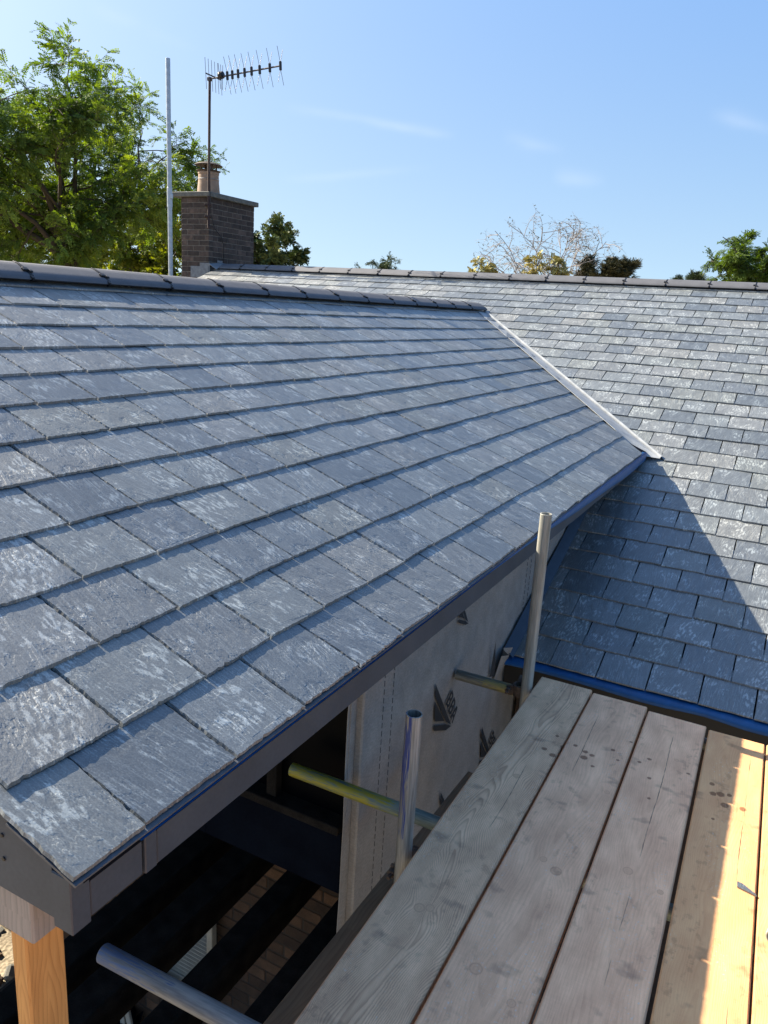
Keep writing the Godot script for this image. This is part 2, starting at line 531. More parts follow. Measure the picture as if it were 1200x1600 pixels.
func slate_mesh(outline: PackedVector2Array, rng: RandomNumberGenerator, th: float, uv0: Vector2, inset := 0.0024) -> ArrayMesh:
	# dressed edge: the top face is smaller than the bed, unevenly flaked
	var n := outline.size()
	var top := PackedVector2Array()
	var heights := PackedFloat32Array()
	for k in n:
		var a := outline[(k + n - 1) % n]; var b := outline[k]; var c := outline[(k + 1) % n]
		var d := ((b - a).normalized() + (c - b).normalized())
		var inn := Vector2(d.y, -d.x).normalized()
		if not Geometry2D.is_point_in_polygon(b + inn * 0.001, outline): inn = -inn
		top.append(b + inn * inset * rng.randf_range(0.45, 1.35))
		heights.append(rng.randf_range(-0.0012, 0.0004))
	var idx := Geometry2D.triangulate_polygon(top)
	var st := begin()
	var slope := TH * 1.13 / GAUGE
	var up := Vector3(0, 1, slope).normalized()
	var turn := rng.randf_range(-0.22, 0.22)
	var uvs := func(q: Vector2) -> Vector2: return uv0 + (Vector2(0.125, 0.155) + (Vector2(q.x, q.y + 0.31) - Vector2(0.125, 0.155)).rotated(turn)) / TEX_M
	for k in range(0, idx.size(), 3):
		var p: Array = []; var u: Array = []
		for j in 3:
			var q := top[idx[k + j]]
			p.append(Vector3(q.x, q.y * slope + heights[idx[k + j]], q.y)); u.append(uvs.call(q))
		tri(st, p[0], p[1], p[2], up, u[0], u[1], u[2])
	for k in n:
		var j := (k + 1) % n
		var t0 := Vector3(top[k].x, top[k].y * slope + heights[k], top[k].y); var t1 := Vector3(top[j].x, top[j].y * slope + heights[j], top[j].y)
		var b0 := Vector3(outline[k].x, outline[k].y * slope - th, outline[k].y); var b1 := Vector3(outline[j].x, outline[j].y * slope - th, outline[j].y)
		var e := outline[j] - outline[k]
		var o2 := Vector2(e.y, -e.x).normalized()
		if Geometry2D.is_point_in_polygon((outline[k] + outline[j]) * 0.5 + o2 * 0.0008, outline): o2 = -o2
		var nn := Vector3(o2.x, 0.35, o2.y).normalized()
		quad(st, t0, t1, b1, b0, nn, [uvs.call(top[k]), uvs.call(top[j]), uvs.call(outline[j]), uvs.call(outline[k])])
	return st.commit()

func make_slate_meshes() -> void:
	var rng := RandomNumberGenerator.new()
	rng.seed = 77
	for k in 24:
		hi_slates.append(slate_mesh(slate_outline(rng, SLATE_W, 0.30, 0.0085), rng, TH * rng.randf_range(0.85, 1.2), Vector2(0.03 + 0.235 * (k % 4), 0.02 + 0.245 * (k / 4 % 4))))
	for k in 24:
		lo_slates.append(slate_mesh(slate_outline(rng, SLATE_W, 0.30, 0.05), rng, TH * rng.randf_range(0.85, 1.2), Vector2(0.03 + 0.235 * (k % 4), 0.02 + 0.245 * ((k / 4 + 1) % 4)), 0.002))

# lays courses of slates on a plane; keep = polygons in (l, s) that the slates are cut to; tail = frame at the eave
func lay_slates(parent: Node3D, e: Vector3, across: Vector3, down: Vector3, l0: float, l1: float, courses: int, offset: float, cut: Callable, hi_dist: float, rng: RandomNumberGenerator, eye: Vector3, seen: Callable, limit: int) -> void:
	var nrm := down.cross(across).normalized()
	if nrm.y < 0.0: nrm = -nrm
	var made: Array = []
	for r in courses:
		var s := r * GAUGE
		var l := l0 - (SLATE_W * 0.5 if r % 2 == 1 else 0.0) + offset
		while l < l1:
			var a := l; var b := l + SLATE_W
			l += SLATE_W
			if b <= l0 + 0.03 or a >= l1 - 0.03: continue
			var mid := e - down * (s + GAUGE * 0.5) + across * (a + SLATE_W * 0.5)
			if not seen.call(mid): continue
			var box := PackedVector2Array([Vector2(maxf(a, l0), s), Vector2(minf(b, l1), s), Vector2(minf(b, l1), s + 0.30), Vector2(maxf(a, l0), s + 0.30)])
			var res: Array = cut.call(box, s)
			if res.is_empty(): continue
			var poly: PackedVector2Array = res[0]
			var whole: bool = res[1] and a >= l0 - 0.001 and b <= l1 + 0.001
			var dist := mid.distance_to(eye)
			var face := absf((eye - mid).normalized().dot(nrm))
			made.append({"a": a, "s": s, "poly": poly, "whole": whole, "dist": dist, "size": face / (dist * dist), "mid": mid})
	made.sort_custom(func(p, q): return p.size > q.size)
	var rest := {}
	for k in made.size():
		var d: Dictionary = made[k]
		var jit := rng.randf_range(-0.0032, 0.0032)
		var lift := rng.randf_range(0.0, 0.0022)
		var bas := Basis(across, nrm, down)
		bas = bas * Basis(Vector3.BACK, rng.randf_range(-0.005, 0.005)) * Basis(Vector3.UP, rng.randf_range(-0.007, 0.007)) * Basis(Vector3.RIGHT, rng.randf_range(-0.005, 0.008))
		var mat_i := rng.randi() % slate_mats.size()
		var xf := Transform3D(bas, e - down * (d.s + jit) + across * d.a + nrm * lift)
		var pick := rng.randi() % 24
		var mesh: Mesh
		if d.whole:
			mesh = (hi_slates if d.dist < hi_dist else lo_slates)[pick]
		else:
			var o := PackedVector2Array()
			for q: Vector2 in d.poly: o.append(Vector2(q.x - d.a, -(q.y - d.s)))
			o = dense(o, 0.012 if d.dist < hi_dist else 0.06, rng)
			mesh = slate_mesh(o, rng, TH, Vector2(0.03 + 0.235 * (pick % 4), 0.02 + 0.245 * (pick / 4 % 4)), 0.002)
		if mesh == null or mesh.get_surface_count() == 0: continue
		if k < limit:
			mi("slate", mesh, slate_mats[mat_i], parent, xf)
		else:
			if not rest.has(mat_i): rest[mat_i] = begin()
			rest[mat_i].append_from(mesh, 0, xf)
	if not rest.is_empty():
		var am := ArrayMesh.new()
		for q in rest:
			rest[q].commit(am)
			am.surface_set_material(am.get_surface_count() - 1, slate_mats[q])
		stuff(mi("smaller_slates", am, null, parent))

func dense(p: PackedVector2Array, step: float, rng: RandomNumberGenerator) -> PackedVector2Array:
	var o := PackedVector2Array()
	for k in p.size():
		var a := p[k]; var b := p[(k + 1) % p.size()]
		var n := maxi(1, int(a.distance_to(b) / step))
		for i in n:
			o.append(a.lerp(b, float(i) / n) + (Vector2(rng.randf_range(-0.0012, 0.0012), rng.randf_range(-0.001, 0.001)) if i > 0 else Vector2.ZERO))
	return o

# clip a polygon to the half plane where f(q) > 0, f linear
func half(p: PackedVector2Array, f: Callable) -> PackedVector2Array:
	var o := PackedVector2Array()
	for k in p.size():
		var a := p[k]; var b := p[(k + 1) % p.size()]
		var fa: float = f.call(a); var fb: float = f.call(b)
		if fa >= 0.0: o.append(a)
		if (fa > 0.0 and fb < 0.0) or (fa < 0.0 and fb > 0.0):
			o.append(a.lerp(b, fa / (fa - fb)))
	return o

func poly_area(p: PackedVector2Array) -> float:
	var s := 0.0
	for k in p.size():
		s += p[k].cross(p[(k + 1) % p.size()])
	return absf(s) * 0.5

# ------------------------------------------------------------------ ground
func ground() -> void:
	var st := begin()
	quad(st, Vector3(-1500, 0, -1500), Vector3(1500, 0, -1500), Vector3(1500, 0, 1500), Vector3(-1500, 0, 1500), Vector3.UP)
	structure(mi("ground", st.commit(), M.ground))

# ------------------------------------------------------------------ ridge capping
func ridge_piece(length: float) -> ArrayMesh:
	# angular ridge with a rounded crown; runs along +z, apex at y = 0.047
	var prof: Array = [Vector2(-0.128, -0.030), Vector2(-0.121, -0.012), Vector2(-0.085, 0.008), Vector2(-0.05, 0.027), Vector2(-0.024, 0.040), Vector2(0, 0.045), Vector2(0.024, 0.040), Vector2(0.05, 0.027), Vector2(0.085, 0.008), Vector2(0.121, -0.012), Vector2(0.128, -0.030)]
	return swept(prof, length, 0.014)

func swept(prof: Array, length: float, t: float) -> ArrayMesh:
	var st := begin()
	var n := prof.size()
	var nor: Array = []
	for k in n:
		var d: Vector2 = prof[mini(k + 1, n - 1)] - prof[maxi(k - 1, 0)]
		nor.append(Vector2(-d.y, d.x).normalized())
	var c := 0.003
	var zs := [[0.0, c], [c, 0.0], [length - c, 0.0], [length, c]]
	for q in 3:
		for k in n - 1:
			var p: Array = []; var nn: Array = []
			for e in [[k, q], [k + 1, q], [k + 1, q + 1], [k, q + 1]]:
				var z: Array = zs[e[1]]
				var v: Vector2 = prof[e[0]] - nor[e[0]] * float(z[1])
				p.append(Vector3(v.x, v.y, z[0])); nn.append(Vector3(nor[e[0]].x, nor[e[0]].y, (-0.8 if q == 0 else 0.8 if q == 2 else 0.0)).normalized())
			smooth_quad(st, p, nn, [Vector2.ZERO, Vector2.ZERO, Vector2.ZERO, Vector2.ZERO])
	for k in n - 1:
		var i0: Vector2 = prof[k] - nor[k] * t; var i1: Vector2 = prof[k + 1] - nor[k + 1] * t
		quad(st, Vector3(i0.x, i0.y, 0), Vector3(i1.x, i1.y, 0), Vector3(i1.x, i1.y, length), Vector3(i0.x, i0.y, length), Vector3(-nor[k].x, -nor[k].y, 0))
		for z in [[0.0, -1.0], [length, 1.0]]:
			quad(st, Vector3(prof[k].x, prof[k].y, z[0]), Vector3(prof[k + 1].x, prof[k + 1].y, z[0]), Vector3(i1.x, i1.y, z[0]), Vector3(i0.x, i0.y, z[0]), Vector3(0, 0, z[1]))
	for k in [0, n - 1]:
		var i0: Vector2 = prof[k] - nor[k] * t
		quad(st, Vector3(prof[k].x, prof[k].y, 0), Vector3(i0.x, i0.y, 0), Vector3(i0.x, i0.y, length), Vector3(prof[k].x, prof[k].y, length), Vector3(0, -1, 0))
	return st.commit()

# black union between two ridge tiles with its clips
func ridge_union() -> ArrayMesh:
	var prof: Array = [Vector2(-0.132, -0.034), Vector2(-0.124, -0.012), Vector2(-0.086, 0.011), Vector2(-0.05, 0.030), Vector2(-0.024, 0.043), Vector2(0, 0.048), Vector2(0.024, 0.043), Vector2(0.05, 0.030), Vector2(0.086, 0.011), Vector2(0.124, -0.012), Vector2(0.132, -0.034)]
	var st := begin()
	st.append_from(swept(prof, 0.012, 0.02), 0, Transform3D(Basis.IDENTITY, Vector3(0, 0, -0.006)))
	for s in [-1.0, 1.0]:
		var up := Vector3(0.5 * s, 0.85, 0).normalized()
		var side := Vector3(0.85 * s, -0.5, 0).normalized()
		add_bevel(st, Transform3D(Basis(side, up, side.cross(up)), Vector3(0.088 * s, 0.013, 0.010)), Vector3(0.022, 0.012, 0.030), 0.003)
		add_bevel(st, Transform3D(Basis(side, up, side.cross(up)), Vector3(0.100 * s, 0.006, -0.012)), Vector3(0.016, 0.010, 0.018), 0.003)
		add_bevel(st, Transform3D(Basis(side, up, side.cross(up)), Vector3(0.126 * s, -0.020, 0.004)), Vector3(0.030, 0.010, 0.014), 0.003)
	return st.commit()

func lay_ridge(parent: Node3D, a: Vector3, b: Vector3, unit: float, rng: RandomNumberGenerator) -> void:
	var dir := (b - a).normalized()
	var side := Vector3.UP.cross(dir).normalized()
	var bas := Basis(side, dir.cross(side), dir)
	var total := a.distance_to(b)
	var n := int(round(total / unit))
	var len := total / n
	var piece := ridge_piece(len - 0.005)
	var un := ridge_union()
	for k in n:
		var jig := bas * Basis(Vector3.BACK, rng.randf_range(-0.012, 0.012)) * Basis(Vector3.UP, rng.randf_range(-0.004, 0.004))
		mi("ridge_tile", piece, M.ridge, parent, Transform3D(jig, a + dir * (k * len) + Vector3.UP * rng.randf_range(-0.002, 0.002)))
		if k > 0:
			mi("ridge_union", un, M.black_plastic, parent, Transform3D(bas, a + dir * (k * len - 0.0025)))

# ------------------------------------------------------------------ the extension (the nearer wing)
func extension() -> void:
	var rng := RandomNumberGenerator.new()
	rng.seed = 4
	var home := thing("slate_roofed_extension", "nearer extension with blue grey slate roof, grey fascia and walls wrapped in membrane", "building")
	var eye := Vector3(0, EYE, 0)
	var cp := cos(PITCH); var sp := sin(PITCH)
	var down := Vector3(cp, -sp, 0)
	var e := Vector3(WING_X, WING_Y, WING_Z)
	# --- slates of the side we see
	var roof := part("slate_slope", home)
	# cut back along the valley: from (x -0.863, z -5.62) to (x -3.2, z -8.37)
	var va := Vector2(-WING_Z * -1.0 + 5.62 + WING_Z - WING_Z, 0.0)
	va = Vector2(5.62 + WING_Z, 0.0)
	var vb := Vector2(8.36 + WING_Z, (3.17 + WING_X) / cp)
	var slope_cut := func(q: Vector2) -> float: return (va.x + (vb.x - va.x) * (q.y - va.y) / (vb.y - va.y)) - q.x
	var ridge_s := (-APEX_X + WING_X) / cp - 0.035
	var cut := func(box: PackedVector2Array, s: float) -> Array:
		var p := half(box, slope_cut)
		p = half(p, func(q: Vector2) -> float: return ridge_s - q.y)
		if p.size() < 3 or poly_area(p) < 0.0012: return []
		return [p, absf(poly_area(p) - SLATE_W * 0.30) < 0.0005]
	lay_slates(roof, e, Vector3(0, 0, -1), down, 0.0, 7.75, 13, 0.155 - SLATE_W, cut, 3.4, rng, eye, func(_m): return true, 300)
	# deck under the slates, both slopes
	var thick := 0.05
	var ylift := -0.024
	var a0 := Vector3(WING_X - 0.012, WING_Y + ylift, 0)
	var ap := Vector3(APEX_X, WING_Y + (WING_X - APEX_X) * tan(PITCH) + ylift, 0)
	var rows: Array = []
	for z in [WING_Z - 0.030, -6.0]: rows.append([a0 + Vector3(0, 0, z), ap + Vector3(0, 0, z)])
	mi("roof_deck", sheet([rows[0], rows[1]], thick) , M.dark_sheet, home)
	var st := begin()
	var t2 := [a0 + Vector3(0, 0, -6.0), ap + Vector3(0, 0, -6.0), ap + Vector3(0, 0, -8.5)]
	tri(st, t2[0], t2[1], t2[2], Vector3(sp, cp, 0))
	mi("roof_deck", st.commit(), M.dark_sheet, home)
	var ae := Vector3(2.0 * APEX_X - WING_X, WING_Y, 0)
	mi("far_slope", sheet([[ap + Vector3(0, 0.02, WING_Z), ae + Vector3(0, 0, WING_Z)], [ap + Vector3(0, 0.02, -8.4), ae + Vector3(0, 0, -5.7)]], 0.05), slate_plain(), home)
	# --- ridge
	var ry := WING_Y + (WING_X - APEX_X) * tan(PITCH) + 0.006
	var rd := part("ridge", home)
	lay_ridge(rd, Vector3(APEX_X, ry, -8.40), Vector3(APEX_X, ry, WING_Z + 0.02), 0.452, rng)
	# --- blue underlay hanging out below the tails, slack, more of it towards the far end
	var top: Array = []; var low: Array = []; var lip: Array = []
	var n := 60
	for k in n + 1:
		var t := float(k) / n
		var z := lerpf(WING_Z - 0.14, -5.80, t)
		var hang := 0.001 + 0.062 * smoothstep(0.2, 0.92, t) + 0.005 * sin(t * 23.0) * t
		var out := -0.004 + 0.022 * smoothstep(0.3, 1.0, t) + 0.004 * sin(t * 17.0 + 1.0) * t
		top.append(Vector3(WING_X - 0.03, WING_Y - 0.0185, z))
		lip.append(Vector3(WING_X + 0.003 + out * 0.4, WING_Y - 0.0195, z))
		low.append(Vector3(WING_X + out * 0.5 - 0.006, WING_Y - 0.0205 - hang, z))
	mi("blue_underlay", sheet([top, lip, low], 0.0012), M.blue_sheet, home)
	var under := sheet([[Vector3(WING_X + 0.001, WING_Y - 0.0115, WING_Z), Vector3(WING_X - 0.16, WING_Y - 0.0115 + 0.16 * tan(PITCH) - 0.012, WING_Z)], [Vector3(WING_X + 0.001, WING_Y - 0.0115, -5.62), Vector3(WING_X - 0.16, WING_Y - 0.0115 + 0.16 * tan(PITCH) - 0.012, -5.60)]], 0.005)
	mi("eave_course", under, slate_plain(), home)
	# --- fascia
	var fx := WING_X - 0.020
	var fas := part("eave_fascia", home)
	box_at("fascia_board", Vector3(fx - 0.018, 3.235, -0.852), Vector3(fx, 3.3325, WING_Z - 0.045), M.grey_trim, fas, 0.002)
	box_at("joint_trim", Vector3(fx - 0.014, 3.2335, -0.884), Vector3(fx + 0.004, 3.337, -0.855), M.grey_trim, fas, 0.002)
	box_at("fascia_board", Vector3(fx - 0.018, 3.232, -5.55), Vector3(fx, 3.336, -0.8875), M.grey_trim, fas, 0.002)
	box_at("corner_trim", Vector3(fx - 0.042, 3.228, WING_Z - 0.043), Vector3(fx + 0.003, 3.337, WING_Z - 0.004), M.grey_trim, fas, 0.002)
	box_at("soffit_edge", Vector3(fx - 0.06, 3.212, -5.5), Vector3(fx - 0.022, 3.258, -0.75), M.black_plastic, home, 0.002)
	box_at("soffit", Vector3(-1.15, 3.250, -5.6), Vector3(fx - 0.062, 3.262, -2.06), M.black_plastic, home, 0.002)
	# gable board closing the verge
	var gx := fx - 0.044
	var gt := func(x: float) -> float: return WING_Y - (x - WING_X) * tan(PITCH) - 0.0185
	var gab := PackedVector2Array([Vector2(gx, gt.call(gx)), Vector2(gx, 3.240), Vector2(gx - 0.20, 3.240), Vector2(APEX_X, gt.call(APEX_X) - 0.16), Vector2(APEX_X, gt.call(APEX_X))])
	mi("gable_fascia", plate(gab, Vector3(0, 0, WING_Z - 0.008), Vector3.RIGHT, Vector3.UP, 0.018), M.grey_trim, home)
	var gl := PackedVector2Array()
	for v in gab: gl.append(Vector2(2.0 * APEX_X - v.x, v.y))
	mi("gable_fascia", plate(gl, Vector3(0, 0, WING_Z - 0.008), Vector3.RIGHT, Vector3.UP, 0.018), M.grey_trim, home)
	for s in [[-1.047, 3.351], [-1.047, 3.304], [-1.45, 3.50], [-1.45, 3.45]]:
		mi("screw", tube(0.003, 0.0042, 0.0, 10), M.black_plastic, home, Transform3D(Basis(Vector3.RIGHT, PI / 2), Vector3(s[0], s[1], WING_Z - 0.0085)))
	# --- beam end, post
	box_at("wall_plate", Vector3(-1.16, 3.136, -2.06), Vector3(-1.0, 3.236, WING_Z - 0.018), M.grey_wood, home, 0.004)
	box_at("corner_post", Vector3(-1.072, 0.0, -0.795), Vector3(-1.03, 3.1355, -0.714), M.post_wood, home, 0.004)
	for x in [-3.3, -5.3]:
		box_at("corner_post", Vector3(x - 0.1, 0.0, -0.815), Vector3(x, 3.1355, -0.715), M.post_wood, home, 0.004)
	# --- membrane wall
	var wx := -1.15
	rows = []
	var wn := noise(300, 1.0, 3)
	for i in 49:
		var y := 0.05 + (3.249 - 0.05) * i / 48.0
		var line: Array = []
		for j in 93:
			var z := lerpf(-2.06, -6.1, j / 92.0)
			var slack := 0.007 * wn.get_noise_2d(y * 1.6, z * 1.1) + 0.0045 * wn.get_noise_2d(y * 3.0 + z * 7.0, z * 5.0 - y * 2.0)
			if j < 4: slack += 0.004 * (4 - j) * (0.3 + 0.7 * absf(wn.get_noise_2d(y * 1.3, 5.0)))
			line.append(Vector3(wx + slack, y, z))
		rows.append(line)
	rows.reverse()
	var wall := part("side_wall", home)
	mi("membrane", sheet(rows, 0.004), M.membrane, wall)
	# overlapping edge strip at the corner, a little shorter, slightly lifted
	for strip in [[-2.048, -2.215, 0.20, 3.02, 0.006]]:
		rows = []
		for i in 21:
			var y: float = lerpf(strip[3], strip[2], i / 20.0)
			var line: Array = []
			for j in 5:
				var z: float = lerpf(strip[0], strip[1], j / 4.0) + 0.006 * wn.get_noise_2d(y * 2.0, j * 0.3 + strip[4] * 100.0)
				line.append(Vector3(wx + strip[4] + 0.003 * wn.get_noise_2d(y * 3.0, z * 4.0), y, z))
			rows.append(line)
		mi("membrane_lap", sheet(rows, 0.002), M.membrane, wall)
	box_at("wrapped_post", Vector3(wx + 0.001, 0.30, -2.345), Vector3(wx + 0.034, 3.248, -2.105), M.membrane, wall, 0.006)
	# stitched dashes down the laps
	var sst := begin()
	for z in [-2.255, -2.330, -4.02, -4.09]:
		var y := 1.2
		while y < 3.2:
			if z > -3.0 or y > 2.5:
				add_bevel(sst, Transform3D(Basis.IDENTITY, Vector3(wx + (0.0345 if z > -2.335 else 0.0075), y, z)), Vector3(0.002, 0.022, 0.003), 0.0005)
			y += 0.034
	stuff(mi("stitching", sst.commit(), M.stitch, wall))
	# printed marks: a barred V with the letters beside it, leaning, repeated down the sheet
	for m in [[2.45, -2.80, 1.0], [2.90, -3.0, 0.6], [1.89, -3.50, 1.0], [1.80, -2.98, 1.0]]:
		printed_mark(wall, wx + 0.0095, m[0], m[1], m[2])
	# little torn flap near the main eave
	var flap := PackedVector2Array([Vector2(0, 0), Vector2(0.035, 0.0), Vector2(0.005, 0.20)])
	mi("torn_flap", plate(flap, Vector3(wx + 0.012, 2.41, -3.53), Vector3(0.5, 0, -0.86).normalized(), Vector3(0.05, 1, 0).normalized(), 0.001), M.print, wall)
	rows = []
	for i in 4:
		var line: Array = []
		for j in 5:
			line.append(Vector3(wx + 0.012 + 0.02 * i * (0.5 + 0.5 * sin(j * 1.7)), 2.36 + 0.05 * i, -3.60 - 0.035 * j))
		rows.append(line)
	mi("torn_flap", sheet(rows, 0.001), M.membrane, wall)
	# --- dark front of the room behind the porch
	var front := part("front_wall", home)
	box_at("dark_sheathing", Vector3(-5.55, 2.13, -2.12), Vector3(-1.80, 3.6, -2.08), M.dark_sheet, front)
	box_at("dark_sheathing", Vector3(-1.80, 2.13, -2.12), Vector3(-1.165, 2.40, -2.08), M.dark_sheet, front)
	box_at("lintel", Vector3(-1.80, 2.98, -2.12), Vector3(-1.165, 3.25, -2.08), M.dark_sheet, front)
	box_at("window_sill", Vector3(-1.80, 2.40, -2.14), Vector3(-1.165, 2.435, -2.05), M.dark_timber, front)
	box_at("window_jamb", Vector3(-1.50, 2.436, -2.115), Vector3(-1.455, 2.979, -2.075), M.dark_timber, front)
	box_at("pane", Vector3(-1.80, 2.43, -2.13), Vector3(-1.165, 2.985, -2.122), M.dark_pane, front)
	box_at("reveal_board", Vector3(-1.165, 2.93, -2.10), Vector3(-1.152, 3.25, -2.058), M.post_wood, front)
	# --- beams over the porch
	for b in [[-2.22, -2.10], [-1.995, -1.86], [-1.685, -1.585], [-1.39, -1.29]]:
		box_at("porch_beam", Vector3(b[0], 1.54, -2.74), Vector3(b[1], 1.70, -0.95), M.dark_timber, home, 0.004)
	box_at("porch_beam", Vector3(-5.5, 1.36, -1.05), Vector3(-1.2, 1.535, -0.95), M.dark_timber, home, 0.004)
	# --- brick wall at the back of the porch
	var bw := part("brick_wall", home)
	brick_face(bw, Vector3(-3.65, 0.0, -2.75), Vector3.RIGHT, 2.5, 21, M.brick_red, M.mortar, rng)
	box_at("plain_wall", Vector3(-5.6, 0, -2.9), Vector3(-3.66, 2.2, -2.75), M.brick_red[1], bw)
	box_at("plain_wall", Vector3(-3.66, 1.585, -2.9), Vector3(-1.16, 2.2, -2.75), M.brick_red[0], bw)
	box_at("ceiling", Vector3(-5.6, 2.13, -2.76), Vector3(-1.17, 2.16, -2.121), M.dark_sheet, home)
	# side wall with a doorway that lets the sun in
	var lw := part("porch_side_wall", home)
	box_at("plain_wall", Vector3(-5.7, 0, -2.28), Vector3(-5.56, 3.2, -0.75), M.brick_red[2], lw)
	box_at("plain_wall", Vector3(-5.7, 1.95, -2.75), Vector3(-5.56, 3.2, -2.285), M.brick_red[2], lw)
	# louvred shutter
	var sh := part("louvred_shutter", home, Vector3(-2.70, 0.45, -2.70))
	for x in [0.0, 0.40]:
		box_at("stile", Vector3(x, 0, 0), Vector3(x + 0.04, 1.12, 0.04), M.cream, sh)
	for y in [0.0, 1.06]:
		box_at("rail", Vector3(0.042, y, 0.004), Vector3(0.398, y + 0.06, 0.036), M.cream, sh)
	box_at("shutter_back", Vector3(0.042, 0.062, -0.012), Vector3(0.398, 1.058, -0.004), M.dark_timber, sh)
	var sl := bevel(Vector3(0.356, 0.005, 0.022), 0.0015)
	for k in 36:
		mi("slat", sl, M.cream, sh, Transform3D(Basis(Vector3.RIGHT, 0.35), Vector3(0.22, 0.078 + k * 0.0275, 0.022)))
	# abutment soaker against the main roof
	st = begin()
	var sk: Array = []
	for k in 2:
		var line: Array = []
		for j in 12:
			var z := lerpf(MAIN_Z + 0.03, -5.5, j / 11.0)
			var y := MAIN_Y + (MAIN_Z - z) * tan(PITCH) + 0.004
			line.append(Vector3(wx + 0.012 + (0.0 if k == 1 else 0.055), y + (0.045 if k == 1 else 0.002), z))
		sk.append(line)
	mi("abutment_flashing", sheet(sk, 0.002), M.dark_flash, home)
	# --- valley: a pale trough between the two slopes
	var vt := part("valley_trough", home)
	var v0 := Vector3(-3.20, MAIN_Y + 0.39 * 0 + (0 - 0), 0)
	var f_main := func(x: float, z: float) -> Vector3: return Vector3(x, MAIN_Y + (MAIN_Z - z) * tan(PITCH), z)
	var f_wing := func(x: float, z: float) -> Vector3: return Vector3(x, WING_Y - (x - WING_X) * tan(PITCH), z)
	for seg in [[0.0, 0.385, 0.002], [0.375, 1.0, 0.006]]:
		var r0: Array = []; var r1: Array = []; var r2: Array = []; var r3: Array = []
		for k in 9:
			var t: float = lerpf(seg[0], seg[1], k / 8.0)
			var x := lerpf(-3.21, -0.772, t)
			var z := lerpf(-8.375, -5.868, t)
			var lift: float = seg[2] + 0.003
			var m: Vector3 = f_main.call(x, z)
			r0.append(f_wing.call(x - lerpf(0.10, 0.17, t), z + lerpf(0.10, 0.17, t)) + Vector3(0, -0.006 + lift, 0) if t < 0.96 else m + Vector3(-0.15, 0.0 + lift + 0.01, 0.05))
			r1.append(m + Vector3(0, lift - 0.004, 0))
			r2.append(f_main.call(x + 0.006, z - 0.006) + Vector3(0, 0.010 + lift, 0))
			r3.append(f_main.call(x + 0.018, z - 0.018) + Vector3(0, 0.004 + lift, 0))
		mi("trough_length", sheet([r0, r1, r2, r3], 0.002), M.valley, vt)

var plain_slate: StandardMaterial3D
func slate_plain() -> StandardMaterial3D:
	if plain_slate == null:
		plain_slate = noisy(Color(0.24, 0.255, 0.275), Color(0.36, 0.375, 0.395), 0.5, 1.5, 90, 0.2)
	return plain_slate

func printed_mark(parent: Node3D, x: float, y: float, z: float, k: float) -> void:
	# in the wall's plane: u runs towards the back of the house, v up
	var o := Vector3(x, y, z)
	var u := Vector3(0, 0, -1); var v := Vector3.UP
	var bars := [
		[Vector2(0.002, 0.238), Vector2(0.010, 0.172), Vector2(0.165, -0.025), Vector2(0.233, -0.075)],
		[Vector2(0.010, 0.150), Vector2(0.025, 0.044), Vector2(0.143, -0.012)],
		[Vector2(0.025, 0.024), Vector2(0.167, -0.041), Vector2(0.238, -0.083), Vector2(0.174, -0.074), Vector2(0.03, -0.006)],
	]
	for b in bars:
		var p := PackedVector2Array()
		for q in b: p.append(q * k)
		mi("printed_mark", plate(p, o, u, v, 0.0008), M.print, parent)
	if k > 0.8:
		var tm := TextMesh.new()
		tm.text = "BBA"
		var f := SystemFont.new()
		f.font_names = PackedStringArray(["Droid Sans"])
		f.font_weight = 700
		tm.font = f
		tm.font_size = 16
		tm.pixel_size = 0.0062
		tm.depth = 0.0008
		var ang := -0.98
		var bx := u * cos(ang) + v * sin(ang)
		var by := -u * sin(ang) + v * cos(ang)
		mi("printed_letters", tm, M.print, parent, Transform3D(Basis(bx, by, bx.cross(by)), o + u * 0.222 * k + v * 0.022 * k + Vector3(0.0006, 0, 0)))

# bricks laid one by one on a face from o, along dir, in stretcher bond; the mortar lies behind them
func brick_face(parent: Node3D, o: Vector3, dir: Vector3, length: float, courses: int, mats: Array, mortar: Material, rng: RandomNumberGenerator, shift := 0, depth := 0.1025) -> void:
	var out := dir.cross(Vector3.UP)          # +z for a face along +x
	var full := bevel(Vector3(0.215, 0.065, depth), 0.003)
	var bas := Basis(dir, Vector3.UP, out)
	for c in courses:
		var x := -0.1125 if (c + shift) % 2 == 1 else 0.0
		while x < length - 0.02:
			var a := maxf(x, 0.0); var b := minf(x + 0.215, length)
			x += 0.225
			if b - a < 0.03: continue
			var mesh := full if b - a > 0.214 else bevel(Vector3(b - a, 0.065, depth), 0.003)
			mi("brick", mesh, mats[rng.randi() % mats.size()], parent, Transform3D(bas, o + dir * (a + b) * 0.5 + Vector3.UP * (c * 0.075 + 0.0375) - out * (depth * 0.5 + rng.randf_range(0.0, 0.003))))
	var h := courses * 0.075
	mi("mortar", bevel(Vector3(length - 0.004, h - 0.004, depth - 0.012), 0.002), mortar, parent, Transform3D(bas, o + dir * length * 0.5 + Vector3.UP * h * 0.5 - out * (depth * 0.5)))

